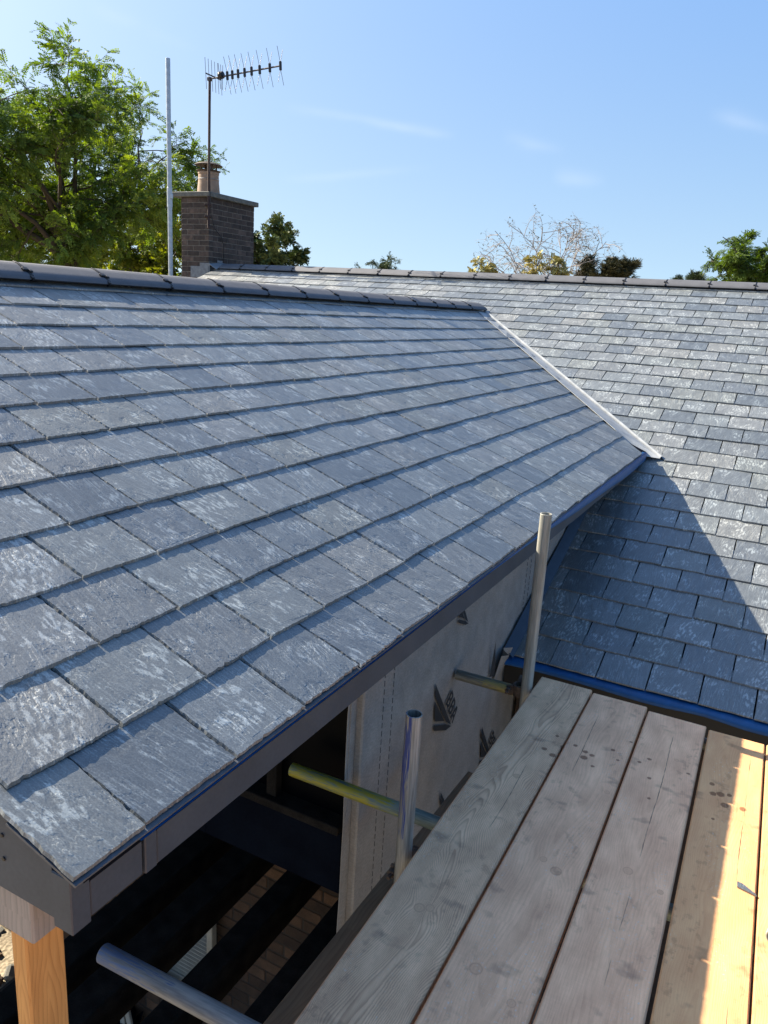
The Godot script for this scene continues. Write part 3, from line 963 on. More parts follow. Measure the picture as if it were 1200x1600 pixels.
# ------------------------------------------------------------------ the main house
func main_house() -> void:
	var rng := RandomNumberGenerator.new()
	rng.seed = 9
	var home := thing("main_house", "main house behind with long slate slope, grey ridge and brown brick chimney", "building")
	var eye := Vector3(0, EYE, 0)
	var cp := cos(PITCH); var sp := sin(PITCH); var tp := tan(PITCH)
	var down := Vector3(0, -sp, cp)
	var e := Vector3(0, MAIN_Y, MAIN_Z)
	var roof := part("slate_slope", home)
	var ridge_s := (MAIN_Z - APEX_Z) / cp - 0.03
	# l = x, s up the slope; the valley right of the extension: x = -0.754 + (z + 5.885) * (2.436 / 2.51)
	var cut := func(box: PackedVector2Array, s: float) -> Array:
		var p := half(box, func(q: Vector2) -> float: return ridge_s - q.y)
		var z := MAIN_Z - s * cp
		var cx := (box[0].x + box[1].x) * 0.5
		if z > -5.80:
			p = half(p, func(q: Vector2) -> float: return q.x + 1.142)
		elif cx > APEX_X:
			p = half(p, func(q: Vector2) -> float: return q.x - (-0.752 + (MAIN_Z - q.y * cp + 5.885) * 0.9705))
		else:
			p = half(p, func(q: Vector2) -> float: return (2.0 * APEX_X + 0.752 - (MAIN_Z - q.y * cp + 5.885) * 0.9705) - q.x)
		if p.size() < 3 or poly_area(p) < 0.0012: return []
		return [p, absf(poly_area(p) - SLATE_W * 0.30) < 0.0005]
	var seen := func(m: Vector3) -> bool:
		return m.z < -8.0 or m.x > APEX_X
	lay_slates(roof, e, Vector3.RIGHT, down, -7.9, 1.75, 30, 0.005, cut, 0.0, rng, eye, seen, 300)
	# deck, as two sheets so that the extension keeps its own room
	var y_of := func(z: float) -> float: return MAIN_Y + (MAIN_Z - z) * tp - 0.024
	mi("roof_deck", sheet([[Vector3(-1.14, y_of.call(MAIN_Z), MAIN_Z), Vector3(-1.14, y_of.call(-9.45), -9.45)], [Vector3(1.80, y_of.call(MAIN_Z), MAIN_Z), Vector3(1.80, y_of.call(-9.45), -9.45)]], 0.04), M.dark_sheet, home)
	mi("roof_deck", sheet([[Vector3(-7.95, y_of.call(-6.0), -6.0), Vector3(-7.95, y_of.call(-9.45), -9.45)], [Vector3(-1.141, y_of.call(-6.0), -6.0), Vector3(-1.141, y_of.call(-9.45), -9.45)]], 0.04), M.dark_sheet, home)
	var ya := MAIN_Y + (MAIN_Z - APEX_Z) * tp
	mi("far_slope", sheet([[Vector3(-8.56, ya, APEX_Z - 0.02), Vector3(-8.56, MAIN_Y, 2.0 * APEX_Z - MAIN_Z)], [Vector3(1.8, ya, APEX_Z - 0.02), Vector3(1.8, MAIN_Y, 2.0 * APEX_Z - MAIN_Z)]], 0.05), slate_plain(), home)
	var rd := part("ridge", home)
	lay_ridge(rd, Vector3(1.75, ya + 0.004, APEX_Z), Vector3(-7.86, ya + 0.004, APEX_Z), 0.452, rng)
	# eave: blue underlay and dark fascia
	var top: Array = []; var mid: Array = []; var low: Array = []; var tip: Array = []
	for k in 49:
		var t := k / 48.0
		var x := lerpf(-1.148, 1.8, t)
		var w := 0.5 + 0.5 * sin(x * 9.0 + 1.3 * sin(x * 4.0))
		var near := exp(-(x + 1.15) * 7.0)
		top.append(Vector3(x, MAIN_Y - 0.013, MAIN_Z - 0.03))
		mid.append(Vector3(x, MAIN_Y - 0.020 - 0.004 * near, MAIN_Z + 0.012 + 0.02 * near))
		low.append(Vector3(x, MAIN_Y - 0.028 - 0.004 * w - 0.012 * near, MAIN_Z + 0.030 + 0.012 * w + 0.03 * near))
		tip.append(Vector3(x, MAIN_Y - 0.046 - 0.008 * w, MAIN_Z + 0.026 + 0.010 * w + 0.02 * near))
	mi("blue_underlay", sheet([top, mid, low, tip], -0.0012), M.blue_sheet, home)
	box_at("eave_fascia", Vector3(-1.14, MAIN_Y - 0.20, MAIN_Z - 0.035), Vector3(1.8, MAIN_Y - 0.035, MAIN_Z - 0.015), M.black_plastic, home)
	box_at("soffit", Vector3(-1.14, MAIN_Y - 0.20, MAIN_Z - 0.30), Vector3(1.8, MAIN_Y - 0.188, MAIN_Z - 0.036), M.black_plastic, home)
	# walls of the house
	box_at("wall", Vector3(-1.13, 0, -4.30), Vector3(1.75, MAIN_Y - 0.19, -4.05), M.brick_red[1], home)
	box_at("wall", Vector3(-8.5, 0, -6.4), Vector3(-5.8, MAIN_Y, -6.2), M.brick_red[1], home)
	box_at("wall", Vector3(1.5, 0, -14.9), Vector3(1.74, MAIN_Y - 0.1, -4.31), M.brick_red[1], home)
	box_at("wall", Vector3(-8.5, 0, -14.9), Vector3(-8.3, MAIN_Y - 0.1, -6.41), M.brick_red[1], home)
	box_at("wall", Vector3(-8.29, 0, -15.0), Vector3(1.49, MAIN_Y - 0.1, -14.8), M.brick_red[1], home)
	# --- chimney
	var ch := part("chimney", home)
	var x1 := -7.95; var x0 := -8.575; var z1 := -9.287; var z0 := -10.365
	var nb := 17
	var yb := 5.635 - nb * 0.075
	brick_face(ch, Vector3(x0 + 0.104, yb, z1), Vector3.RIGHT, x1 - x0 - 0.208 + 0.104, nb, M.brick_dark, M.mortar_dark, rng, 1)
	brick_face(ch, Vector3(x1, yb, z1 - 0.104), Vector3(0, 0, -1), -(z0 - z1) - 0.104, nb, M.brick_dark, M.mortar_dark, rng, 0)
	box_at("chimney_core", Vector3(x0, yb - 1.2, z0), Vector3(x1 - 0.106, 5.63, z1 - 0.106), M.brick_dark[2], ch)
	box_at("coping", Vector3(x0 - 0.05, 5.637, z0 - 0.05), Vector3(x1 + 0.05, 5.705, z1 + 0.05), M.concrete, ch, 0.008)
	# lead flashing, stepped up the +x side, with an apron
	var lf := PackedVector2Array([Vector2(-0.02, -0.12), Vector2(0.30, 0.02), Vector2(0.30, 0.12), Vector2(0.18, 0.12), Vector2(0.18, 0.05), Vector2(0.06, 0.05), Vector2(0.06, 0.02), Vector2(-0.02, 0.02)])
	mi("lead_flashing", plate(lf, Vector3(x1 + 0.012, ya - 0.03, z1 + 0.0), Vector3(0, 0, -1), Vector3.UP, 0.004), M.lead, ch)
	mi("lead_flashing", sheet([[Vector3(x1 + 0.010, ya + 0.03, z1 + 0.02), Vector3(x1 + 0.010, ya + 0.05, z1 - 0.16)], [Vector3(x1 + 0.16, y_of.call(z1) + 0.04, z1 + 0.02), Vector3(x1 + 0.16, ya + 0.05, z1 - 0.16)]], 0.003), M.lead, ch)
	mi("lead_flashing", plate(PackedVector2Array([Vector2(-0.34, -0.16), Vector2(0.03, -0.16), Vector2(0.03, 0.05), Vector2(-0.16, 0.05), Vector2(-0.16, 0.0), Vector2(-0.34, 0.0)]), Vector3(x1, ya - 0.01, z1 + 0.012), Vector3.RIGHT, Vector3.UP, 0.004), M.lead, ch)
	# --- pot with its rain cowl
	var pot := lathe([[0.0, 0.0], [0.172, 0.0], [0.168, 0.05], [0.155, 0.20], [0.150, 0.33], [0.156, 0.345], [0.156, 0.375], [0.135, 0.385], [0.12, 0.37], [0.12, 0.1]], 28)
	var at := Vector3(-8.27, 5.705, -9.66)
	var short := Basis.from_scale(Vector3(1.0, 0.87, 1.0))
	mi("chimney_pot", pot, M.clay, ch, Transform3D(short, at))
	mi("cowl_rim", lathe([[0.125, 0.37], [0.178, 0.392], [0.180, 0.400], [0.120, 0.405]], 28), M.rusty_steel, ch, Transform3D(short, at))
	mi("wire_band", lathe([[0.157, 0.255], [0.161, 0.259], [0.157, 0.263]], 28), M.galv, ch, Transform3D(short, at))
	mi("cowl_hood", lathe([[0.0, 0.535], [0.10, 0.530], [0.17, 0.512], [0.205, 0.488], [0.205, 0.482], [0.165, 0.500], [0.0, 0.515]], 28), M.rusty_steel, ch, Transform3D(short, at))
	for k in 4:
		var a := TAU * k / 4.0 + 0.5
		var c := Vector3(cos(a) * 0.125, 0.335, sin(a) * 0.125)
		mi("cowl_leg", bevel(Vector3(0.035, 0.112, 0.008), 0.002), M.rusty_steel, ch, Transform3D(Basis(Vector3.UP, -a + PI / 2), at + c + Vector3(0, 0.062, 0)))

func lathe(prof: Array, seg := 24) -> ArrayMesh:
	var st := begin()
	for k in prof.size() - 1:
		var r0: float = prof[k][0]; var y0: float = prof[k][1]; var r1: float = prof[k + 1][0]; var y1: float = prof[k + 1][1]
		var nr := y1 - y0; var ny := r0 - r1
		for i in seg:
			var a0 := TAU * i / seg; var a1 := TAU * (i + 1) / seg
			var c0 := Vector3(cos(a0), 0, sin(a0)); var c1 := Vector3(cos(a1), 0, sin(a1))
			var n0 := (c0 * nr + Vector3.UP * ny).normalized(); var n1 := (c1 * nr + Vector3.UP * ny).normalized()
			smooth_quad(st, [c0 * r0 + Vector3.UP * y0, c1 * r0 + Vector3.UP * y0, c1 * r1 + Vector3.UP * y1, c0 * r1 + Vector3.UP * y1], [n0, n1, n1, n0], [Vector2.ZERO, Vector2.ZERO, Vector2.ZERO, Vector2.ZERO])
	return st.commit()

# ------------------------------------------------------------------ scaffold
# board surface: 6 boards side by side in one picture, grain along v (z from -3.12 to 0.8)
var board_tex: ImageTexture
var board_height: ImageTexture
const B_Z0 := -3.12
const B_LEN := 3.92
const B_W := 0.226

func board_pictures() -> void:
	var bw := 200; var n := 6
	var w := bw * n; var h := 1792
	var im := Image.create(w, h, false, Image.FORMAT_RGB8)
	var hd := PackedFloat32Array(); hd.resize(w * h)
	var warp := noise(201, 1.0, 2); var tone := noise(202, 1.0, 4); var fib := noise(203, 1.0, 2); var saw := noise(204, 1.0, 2)
	# knots: across (m), z, radius (m)
	var knots := [
		[[0.067, -2.286, 0.014], [0.139, -2.322, 0.013], [0.048, -1.823, 0.012], [0.101, -1.595, 0.016], [0.126, -1.609, 0.013], [0.035, -1.536, 0.008], [0.03, -1.19, 0.013], [0.15, -0.7, 0.015], [0.03, -2.10, 0.006], [0.03, -1.98, 0.006]],
		[[0.105, -1.96, 0.012], [0.15, -1.93, 0.018], [0.07, -1.49, 0.018], [0.175, -1.44, 0.012], [0.2, -2.4, 0.01], [0.12, -0.6, 0.015]],
		[[0.10, -2.05, 0.016], [0.195, -2.01, 0.010], [0.05, -1.0, 0.014], [0.15, -2.75, 0.009]],
		[[0.05, -2.45, 0.007], [0.13, -1.9, 0.012], [0.06, -1.55, 0.01], [0.1, -2.25, 0.006]],
		[[0.10, -2.2, 0.012], [0.16, -1.3, 0.012]], [[0.1, -1.5, 0.012]]]
	# wet drops: world x, z, radius
	var drops := [[-0.583, -2.545, 0.010], [-0.567, -2.66, 0.007], [-0.53, -2.60, 0.009], [-0.545, -2.52, 0.012], [-0.487, -2.634, 0.008], [-0.445, -2.611, 0.010], [-0.44, -2.57, 0.013], [-0.419, -2.60, 0.009], [-0.40, -2.53, 0.007], [-0.313, -2.775, 0.006], [-0.257, -2.66, 0.007], [-0.209, -2.574, 0.007], [-0.23, -2.70, 0.008], [-0.19, -2.45, 0.006], [-0.094, -2.681, 0.006], [0.005, -2.60, 0.012], [0.03, -2.61, 0.015], [-0.005, -2.66, 0.010], [0.05, -2.55, 0.014], [0.06, -2.62, 0.009], [0.11, -2.56, 0.012], [0.02, -2.45, 0.006], [-0.33, -2.62, 0.006], [-0.36, -2.68, 0.008]]
	var lefts := [-0.758, -0.524, -0.290, -0.054, 0.155, 0.390]
	var darks := [Color(0.70, 0.533, 0.402), Color(0.74, 0.547, 0.413), Color(0.76, 0.558, 0.423), Color(0.76, 0.54, 0.365), Color(0.74, 0.54, 0.365), Color(0.52, 0.44, 0.36)]
	var lights := [Color(0.99, 0.80, 0.62), Color(0.99, 0.78, 0.602), Color(0.99, 0.787, 0.608), Color(0.87, 0.675, 0.475), Color(0.86, 0.68, 0.49), Color(0.79, 0.70, 0.58)]
	var freq := [105.0, 60.0, 70.0, 85.0, 90.0, 70.0]
	var grainy := [1.0, 0.34, 0.34, 0.45, 0.5, 0.5]
	for y in h:
		var z := B_Z0 + B_LEN * (y + 0.5) / h
		for b in n:
			var near: Array = []
			for k in knots[b]:
				if absf(z - k[1]) < 0.26: near.append(k)
			var wz := warp.get_noise_2d(z * 0.9, b * 17.0) * 0.06
			for x in bw:
				var u := (x + 0.5) / bw * B_W
				var q: float = u - 0.11 + wz + 0.012 * warp.get_noise_2d(z * 3.2, u * 9.0 + b * 40.0)
				var knot := 0.0; var kr := 0.0
				for k in near:
					var dx: float = u - k[0]; var dz: float = (z - k[1]) * 0.42
					var r2: float = k[2] * k[2]
					var d2 := dx * dx + dz * dz
					q += 2.6 * r2 * dx / (d2 + r2)
					var rr: float = sqrt(dx * dx + (z - k[1]) * (z - k[1]) * 0.8) / k[2]
					if rr < 1.0:
						knot = maxf(knot, 1.0 - rr * rr * rr)
						kr = rr
				var hh := 0.04 + 0.030 * warp.get_noise_2d(z * 0.55 + 30.0, b * 9.0)
				var ring: float = sqrt(q * q + hh * hh) * freq[b] * 2.2
				var fr := fposmod(ring, 1.0)
				var late := smoothstep(0.35, 0.92, fr) * (1.0 - smoothstep(0.95, 1.0, fr))
				var fi := fib.get_noise_2d(u * 700.0, z * 14.0)
				var to := tone.get_noise_2d(u * 10.0 + b * 31.0, z * 4.0)
				var sw := saw.get_noise_2d(u * 16.0 + z * 60.0, z * 240.0)
				var g: float = grainy[b]
				var t := 0.66 - 0.42 * late * g + 0.16 * fi + 0.38 * to + 0.07 * sw * (1.3 - g)
				if knot > 0.0:
					t = lerpf(t, 0.50 - 0.20 * fposmod(kr * 2.3, 1.0) + 0.12 * fi - 0.25 * smoothstep(0.7, 0.85, kr) * (1.0 - smoothstep(0.9, 1.0, kr)), clampf(knot * 2.5, 0, 1) * 0.85)
				var c: Color = (darks[b] as Color).lerp(lights[b], clampf(t, 0.0, 1.0))
				var wx: float = lefts[b] + u + 0.0145 * (z + 2.6)
				var wet := 0.0
				if z < -2.3:
					for d in drops:
						var ex: float = wx - d[0]; var ez: float = z - d[1]
						var dd: float = sqrt(ex * ex + ez * ez) / d[2]
						if dd < 1.2: wet = maxf(wet, smoothstep(1.15, 0.85, dd + 0.25 * fi))
				c = c.lerp(Color(c.r * 0.60, c.g * 0.55, c.b * 0.52), wet * 0.85)
				var stain := clampf((tone.get_noise_2d(u * 5.0 + b * 7.0 + 200.0, z * 7.0) - 0.38) * 3.5, 0.0, 1.0)
				c = c.lerp(Color(c.r * 0.62, c.g * 0.62, c.b * 0.64), stain * 0.5)
				# drying splits along the grain, boot dirt, pale cement spatter
				var sp: float = absf((u - 0.11 + 0.008 * warp.get_noise_2d(b * 70.0, z * 1.1) + 0.0012 * fi) * 9.0 - [0.35, -0.42, 0.1, 0.55, 0.2, 0.0][b])
				var split := clampf(1.0 - sp / 0.012, 0.0, 1.0) * clampf(tone.get_noise_2d(z * 1.7 + b * 90.0, 3.0) * 5.0 - 0.2, 0.0, 1.0)
				c = c.lerp(Color(0.14, 0.115, 0.09), split * 0.75)
				var dirt := smoothstep(0.18, 0.55, tone.get_noise_2d(u * 26.0 + b * 11.0, z * 17.0 + 60.0) + 0.25 * sw) * smoothstep(-0.1, 0.3, warp.get_noise_2d(u * 5.0 + b * 3.0, z * 1.2 + 8.0))
				c = c.lerp(Color(c.r * 0.66, c.g * 0.65, c.b * 0.64), dirt * 0.3)
				var cem := smoothstep(0.50, 0.62, saw.get_noise_2d(u * 90.0 + b * 50.0, z * 80.0)) * smoothstep(0.05, 0.4, warp.get_noise_2d(z * 1.5 - 40.0, u * 6.0 + b * 5.0))
				c = c.lerp(Color(0.80, 0.78, 0.74), cem * 0.45)
				var rim := minf(u, B_W - u)
				c = c.lerp(Color(c.r * 0.72, c.g * 0.70, c.b * 0.67), clampf(1.0 - rim / (0.010 + 0.008 * to), 0.0, 1.0) * 0.6)
				im.set_pixel(b * bw + x, y, c)
				hd[y * w + b * bw + x] = 0.5 - 0.25 * late * g - 0.5 * split + 0.10 * fi + 0.12 * knot + 0.05 * sw
	board_tex = ImageTexture.create_from_image(im)
	board_height = ImageTexture.create_from_image(Image.create_from_data(w, h, false, Image.FORMAT_RF, hd.to_byte_array()))

func board_material(i: int) -> StandardMaterial3D:
	var m := mat(Color.WHITE, 0.72)
	m.albedo_texture = board_tex
	m.uv1_scale = Vector3(1.0 / 6.0 * 0.985, 1, 1)
	m.uv1_offset = Vector3((i + 0.0075) / 6.0, 0, 0)
	m.heightmap_enabled = true
	m.heightmap_texture = board_height
	m.heightmap_scale = 0.16
	m.metallic_specular = 0.35
	return m

# weathered galvanised tube; paint = colour brushed on part of it
func tube_material(s: int, dark: Color, light: Color, paint: Color, u0: float, u1: float, v0: float, v1: float, cover: float, metal := 0.25) -> StandardMaterial3D:
	var w := 96; var h := 384
	var im := Image.create(w, h, false, Image.FORMAT_RGB8)
	var a := noise(s, 0.02, 4); var b := noise(s + 1, 0.16, 3)
	for y in h:
		for x in w:
			var ang := TAU * x / w
			var n1 := a.get_noise_3d(cos(ang) * 40.0, sin(ang) * 40.0, y * 0.5)
			var n2 := b.get_noise_3d(cos(ang) * 30.0, sin(ang) * 30.0, y * 0.5)
			var c := dark.lerp(light, clampf(0.5 + n1 * 0.9 + n2 * 0.45, 0, 1))
			var u := x / float(w); var v := y / float(h)
			var inside := clampf(minf(minf(u - u0, u1 - u) * 9.0, minf(v - v0, v1 - v) * 14.0), -1.0, 1.0)
			if u1 - u0 >= 1.0: inside = clampf(minf(v - v0, v1 - v) * 14.0, -1.0, 1.0)
			var k := smoothstep(-0.05, 0.25, inside * 0.6 + n2 * 0.75 + n1 * 0.55 + cover - 0.6)
			if inside > -0.2: c = c.lerp(paint, k * 0.9)
			im.set_pixel(x, y, c)
	var m := mat(Color.WHITE, 0.55, metal)
	m.albedo_texture = ImageTexture.create_from_image(im)
	return m

func scaffold() -> void:
	var rng := RandomNumberGenerator.new()
	rng.seed = 12
	board_pictures()
	var widths := [0.226, 0.226, 0.226, 0.203, 0.226, 0.226]
	# left edges of the boards where z = -2.6
	var lefts := [-0.758, -0.524, -0.290, -0.054, 0.155, 0.390]
	var ends := [-3.115, -3.095, -3.075, -3.055, -3.06, -3.04]
	var labels := ["grey weathered scaffold board nearest the membrane wall with swirling grain and round knots",
		"second scaffold board from the slate eave, pinkish grey with dark scuffs at its middle",
		"third scaffold board from the slate eave, pale grey with a single round knot",
		"yellow pine scaffold board half in sun, with a slate shard lying on it",
		"bright sunlit scaffold board at the right edge of the photo, only a strip showing",
		"outermost scaffold board beyond the sunlit one, right of the frame"]
	for i in 6:
		var len: float = 0.8 - ends[i]
		var o := mi("scaffold_board", board_mesh(widths[i], len, ends[i]), board_material(i))
		o.transform = Transform3D(Basis(Vector3.UP, 0.0145), Vector3(lefts[i] + widths[i] * 0.5 + 0.0145 * 2.6, BOARD_Y + [0.0, 0.001, -0.002, 0.0, 0.002, 0.0][i], 0)) * Transform3D(Basis(Vector3.BACK, [0.0, 0.004, -0.004, 0.003, 0, 0][i]), Vector3(0, 0, 0))
		tag(o, labels[i], "scaffold board", "scaffold boards of the platform")
	# inner plank below
	var pl := mi("scaffold_plank", bevel(Vector3(0.09, 1.9, 0.035), 0.003), M.brown_plank, null, along(Vector3(-0.865, 2.44, -1.66), Vector3(-0.905, 2.44, 0.3)))
	tag(pl, "narrow brown plank below the platform at the foot of the membrane wall", "plank")
	# tubes
	var grey_d := Color(0.36, 0.36, 0.34); var grey_l := Color(0.64, 0.63, 0.60)
	var t := scaffold_tube(Vector3(-0.79, 0.0, -1.80), Vector3(-0.787, 3.14, -1.792), tube_material(400, grey_d, grey_l, Color(0.08, 0.17, 0.45), 0.25, 0.48, 0.885, 0.99, 0.62))
	tag(t, "short upright scaffold tube with blue paint, open top, in front of the membrane wall", "scaffold tube", "upright scaffold tubes")
	t = scaffold_tube(Vector3(-0.79, 0.0, -3.03), Vector3(-0.795, 3.475, -2.985), tube_material(404, Color(0.45, 0.45, 0.42), Color(0.68, 0.67, 0.62), Color(0.5, 0.5, 0.47), 0.0, 0.1, 0.0, 0.1, 0.0))
	tag(t, "pale upright scaffold tube at the far end of the boards, rising past the eave", "scaffold tube", "upright scaffold tubes")
	t = scaffold_tube(Vector3(-1.34, 2.638, -2.008), Vector3(0.75, 2.638, -2.03), tube_material(408, Color(0.30, 0.35, 0.33), Color(0.50, 0.54, 0.50), Color(0.56, 0.52, 0.13), 0.0, 1.0, -0.2, 0.215, 0.26))
	tag(t, "horizontal scaffold tube with flaking yellow paint at its open end", "scaffold tube", "horizontal scaffold tubes under the boards")
	t = scaffold_tube(Vector3(-1.137, 2.636, -3.035), Vector3(0.75, 2.636, -3.06), tube_material(412, Color(0.30, 0.30, 0.27), Color(0.56, 0.55, 0.50), Color(0.56, 0.52, 0.30), 0.0, 1.0, 0.05, 0.22, 0.35))
	tag(t, "horizontal scaffold tube butting against the membrane wall beside the tall upright", "scaffold tube", "horizontal scaffold tubes under the boards")
	t = scaffold_tube(Vector3(-1.285, 2.638, -1.10), Vector3(0.75, 2.638, -1.17), tube_material(416, Color(0.36, 0.36, 0.36), Color(0.58, 0.57, 0.55), Color(0.30, 0.36, 0.48), 0.0, 1.0, -0.1, 0.10, 0.30))
	tag(t, "horizontal scaffold tube nearest the camera, bluish grey, beside the timber post", "scaffold tube", "horizontal scaffold tubes under the boards")
	t = scaffold_tube(Vector3(-6.35, 0.0, -6.78), Vector3(-6.35, 6.62, -6.78), M.galv)
	tag(t, "tall bright galvanised pole standing beyond the ridge, left of the chimney", "scaffold tube", "upright scaffold tubes")
	mi("sleeve", tube(0.20, 0.0285, 0.0245, 20), M.galv, t, Transform3D(Basis.IDENTITY, Vector3(0, 5.16, 0)))
	mi("sleeve_bolt", bevel(Vector3(0.02, 0.05, 0.03), 0.004), M.galv, t, Transform3D(Basis.IDENTITY, Vector3(0.033, 5.27, 0.01)))
	t = scaffold_tube(Vector3(0.205, 2.7305, -1.955), Vector3(0.235, 2.7305, -2.10), tube_material(420, Color(0.60, 0.61, 0.56), Color(0.78, 0.79, 0.73), Color(0.5, 0.5, 0.4), 0, 0.1, 0, 0.1, 0.0, 0.1))
	tag(t, "short pale tube offcut lying on the sunlit board at the right edge", "scaffold tube")
	# couplers
	coupler(Vector3(-0.838, 2.655, -3.025), "rusty scaffold coupler at the foot of the tall upright by the far board end")
	coupler(Vector3(-0.80, 2.56, -1.86), "rusty scaffold coupler low on the blue painted upright, half hidden by the first board")
	# shard of slate
	var sh := mi("slate_shard", plate(PackedVector2Array([Vector2(0, 0), Vector2(0.052, -0.012), Vector2(0.046, -0.004), Vector2(0.012, 0.019), Vector2(-0.002, 0.021)]), Vector3(0.105, BOARD_Y + 0.0065, -2.145), Vector3(1, 0.02, 0.0).normalized(), Vector3(0.02, 0.05, -1.0).normalized(), 0.005), slate_mats[5])
	tag(sh, "small grey slate shard lying on the sunlit scaffold board", "slate shard")
	porch_clutter(rng)

func board_mesh(w: float, len: float, z0: float) -> ArrayMesh:
	# bevelled board with rounded long arrises; uv: x across 0..1, y along the picture
	var st := begin()
	var th := 0.038
	var c := 0.004
	var prof := [Vector2(-w / 2 + c, 0), Vector2(w / 2 - c, 0), Vector2(w / 2, -c), Vector2(w / 2, -th + c), Vector2(w / 2 - c, -th), Vector2(-w / 2 + c, -th), Vector2(-w / 2, -th + c), Vector2(-w / 2, -c)]
	var v := func(z: float) -> float: return clampf((z - B_Z0) / B_LEN, 0.002, 0.998)
	var nz := 12
	for k in prof.size():
		var a: Vector2 = prof[k]; var b: Vector2 = prof[(k + 1) % prof.size()]
		var e := b - a
		var n := Vector3(-e.y, e.x, 0).normalized()
		var mid := (a + b) * 0.5 - Vector2(0, -th / 2)
		if n.x * mid.x + n.y * mid.y < 0.0: n = -n
		for i in nz:
			var za := z0 + len * i / nz; var zb := z0 + len * (i + 1) / nz
			quad(st, Vector3(a.x, a.y, za), Vector3(b.x, b.y, za), Vector3(b.x, b.y, zb), Vector3(a.x, a.y, zb), n,
				[Vector2(a.x / w + 0.5, v.call(za)), Vector2(b.x / w + 0.5, v.call(za)), Vector2(b.x / w + 0.5, v.call(zb)), Vector2(a.x / w + 0.5, v.call(zb))])
	for s in [[z0, -1.0], [z0 + len, 1.0]]:
		for k in range(1, prof.size() - 1):
			tri(st, Vector3(prof[0].x, prof[0].y, s[0]), Vector3(prof[k].x, prof[k].y, s[0]), Vector3(prof[k + 1].x, prof[k + 1].y, s[0]), Vector3(0, 0, s[1]), Vector2(0.1, v.call(s[0])), Vector2(prof[k].x / w + 0.5, v.call(s[0]) + 0.004), Vector2(prof[k + 1].x / w + 0.5, v.call(s[0]) + 0.012))
	return st.commit()

func scaffold_tube(a: Vector3, b: Vector3, m: Material) -> MeshInstance3D:
	return mi("scaffold_tube", tube(a.distance_to(b)), m, null, along(a, b))

func coupler(at: Vector3, label: String) -> void:
	var o := thing("scaffold_coupler", label, "coupler", at, "scaffold couplers")
	mi("clamp_ring", tube(0.05, 0.034, 0.0255, 20), M.rusty_steel, o, Transform3D(Basis.IDENTITY, Vector3(0.01, -0.025, 0)))
	mi("clamp_ring", tube(0.05, 0.034, 0.0255, 20), M.rusty_steel, o, Transform3D(Basis(Vector3.BACK, PI / 2), Vector3(0.035, 0.006, -0.055)))
	mi("bolt", tube(0.085, 0.0065, 0.0, 10), M.rusty_steel, o, Transform3D(Basis(Vector3.RIGHT, PI / 2), Vector3(-0.035, 0.0, -0.02)))
	mi("nut", tube(0.016, 0.014, 0.0, 6), M.rusty_steel, o, Transform3D(Basis(Vector3.RIGHT, PI / 2), Vector3(-0.035, 0.0, 0.03)))
	mi("flap", bevel(Vector3(0.03, 0.045, 0.012), 0.003), M.rusty_steel, o, Transform3D(Basis(Vector3.BACK, 0.3), Vector3(-0.03, -0.004, 0.018)))

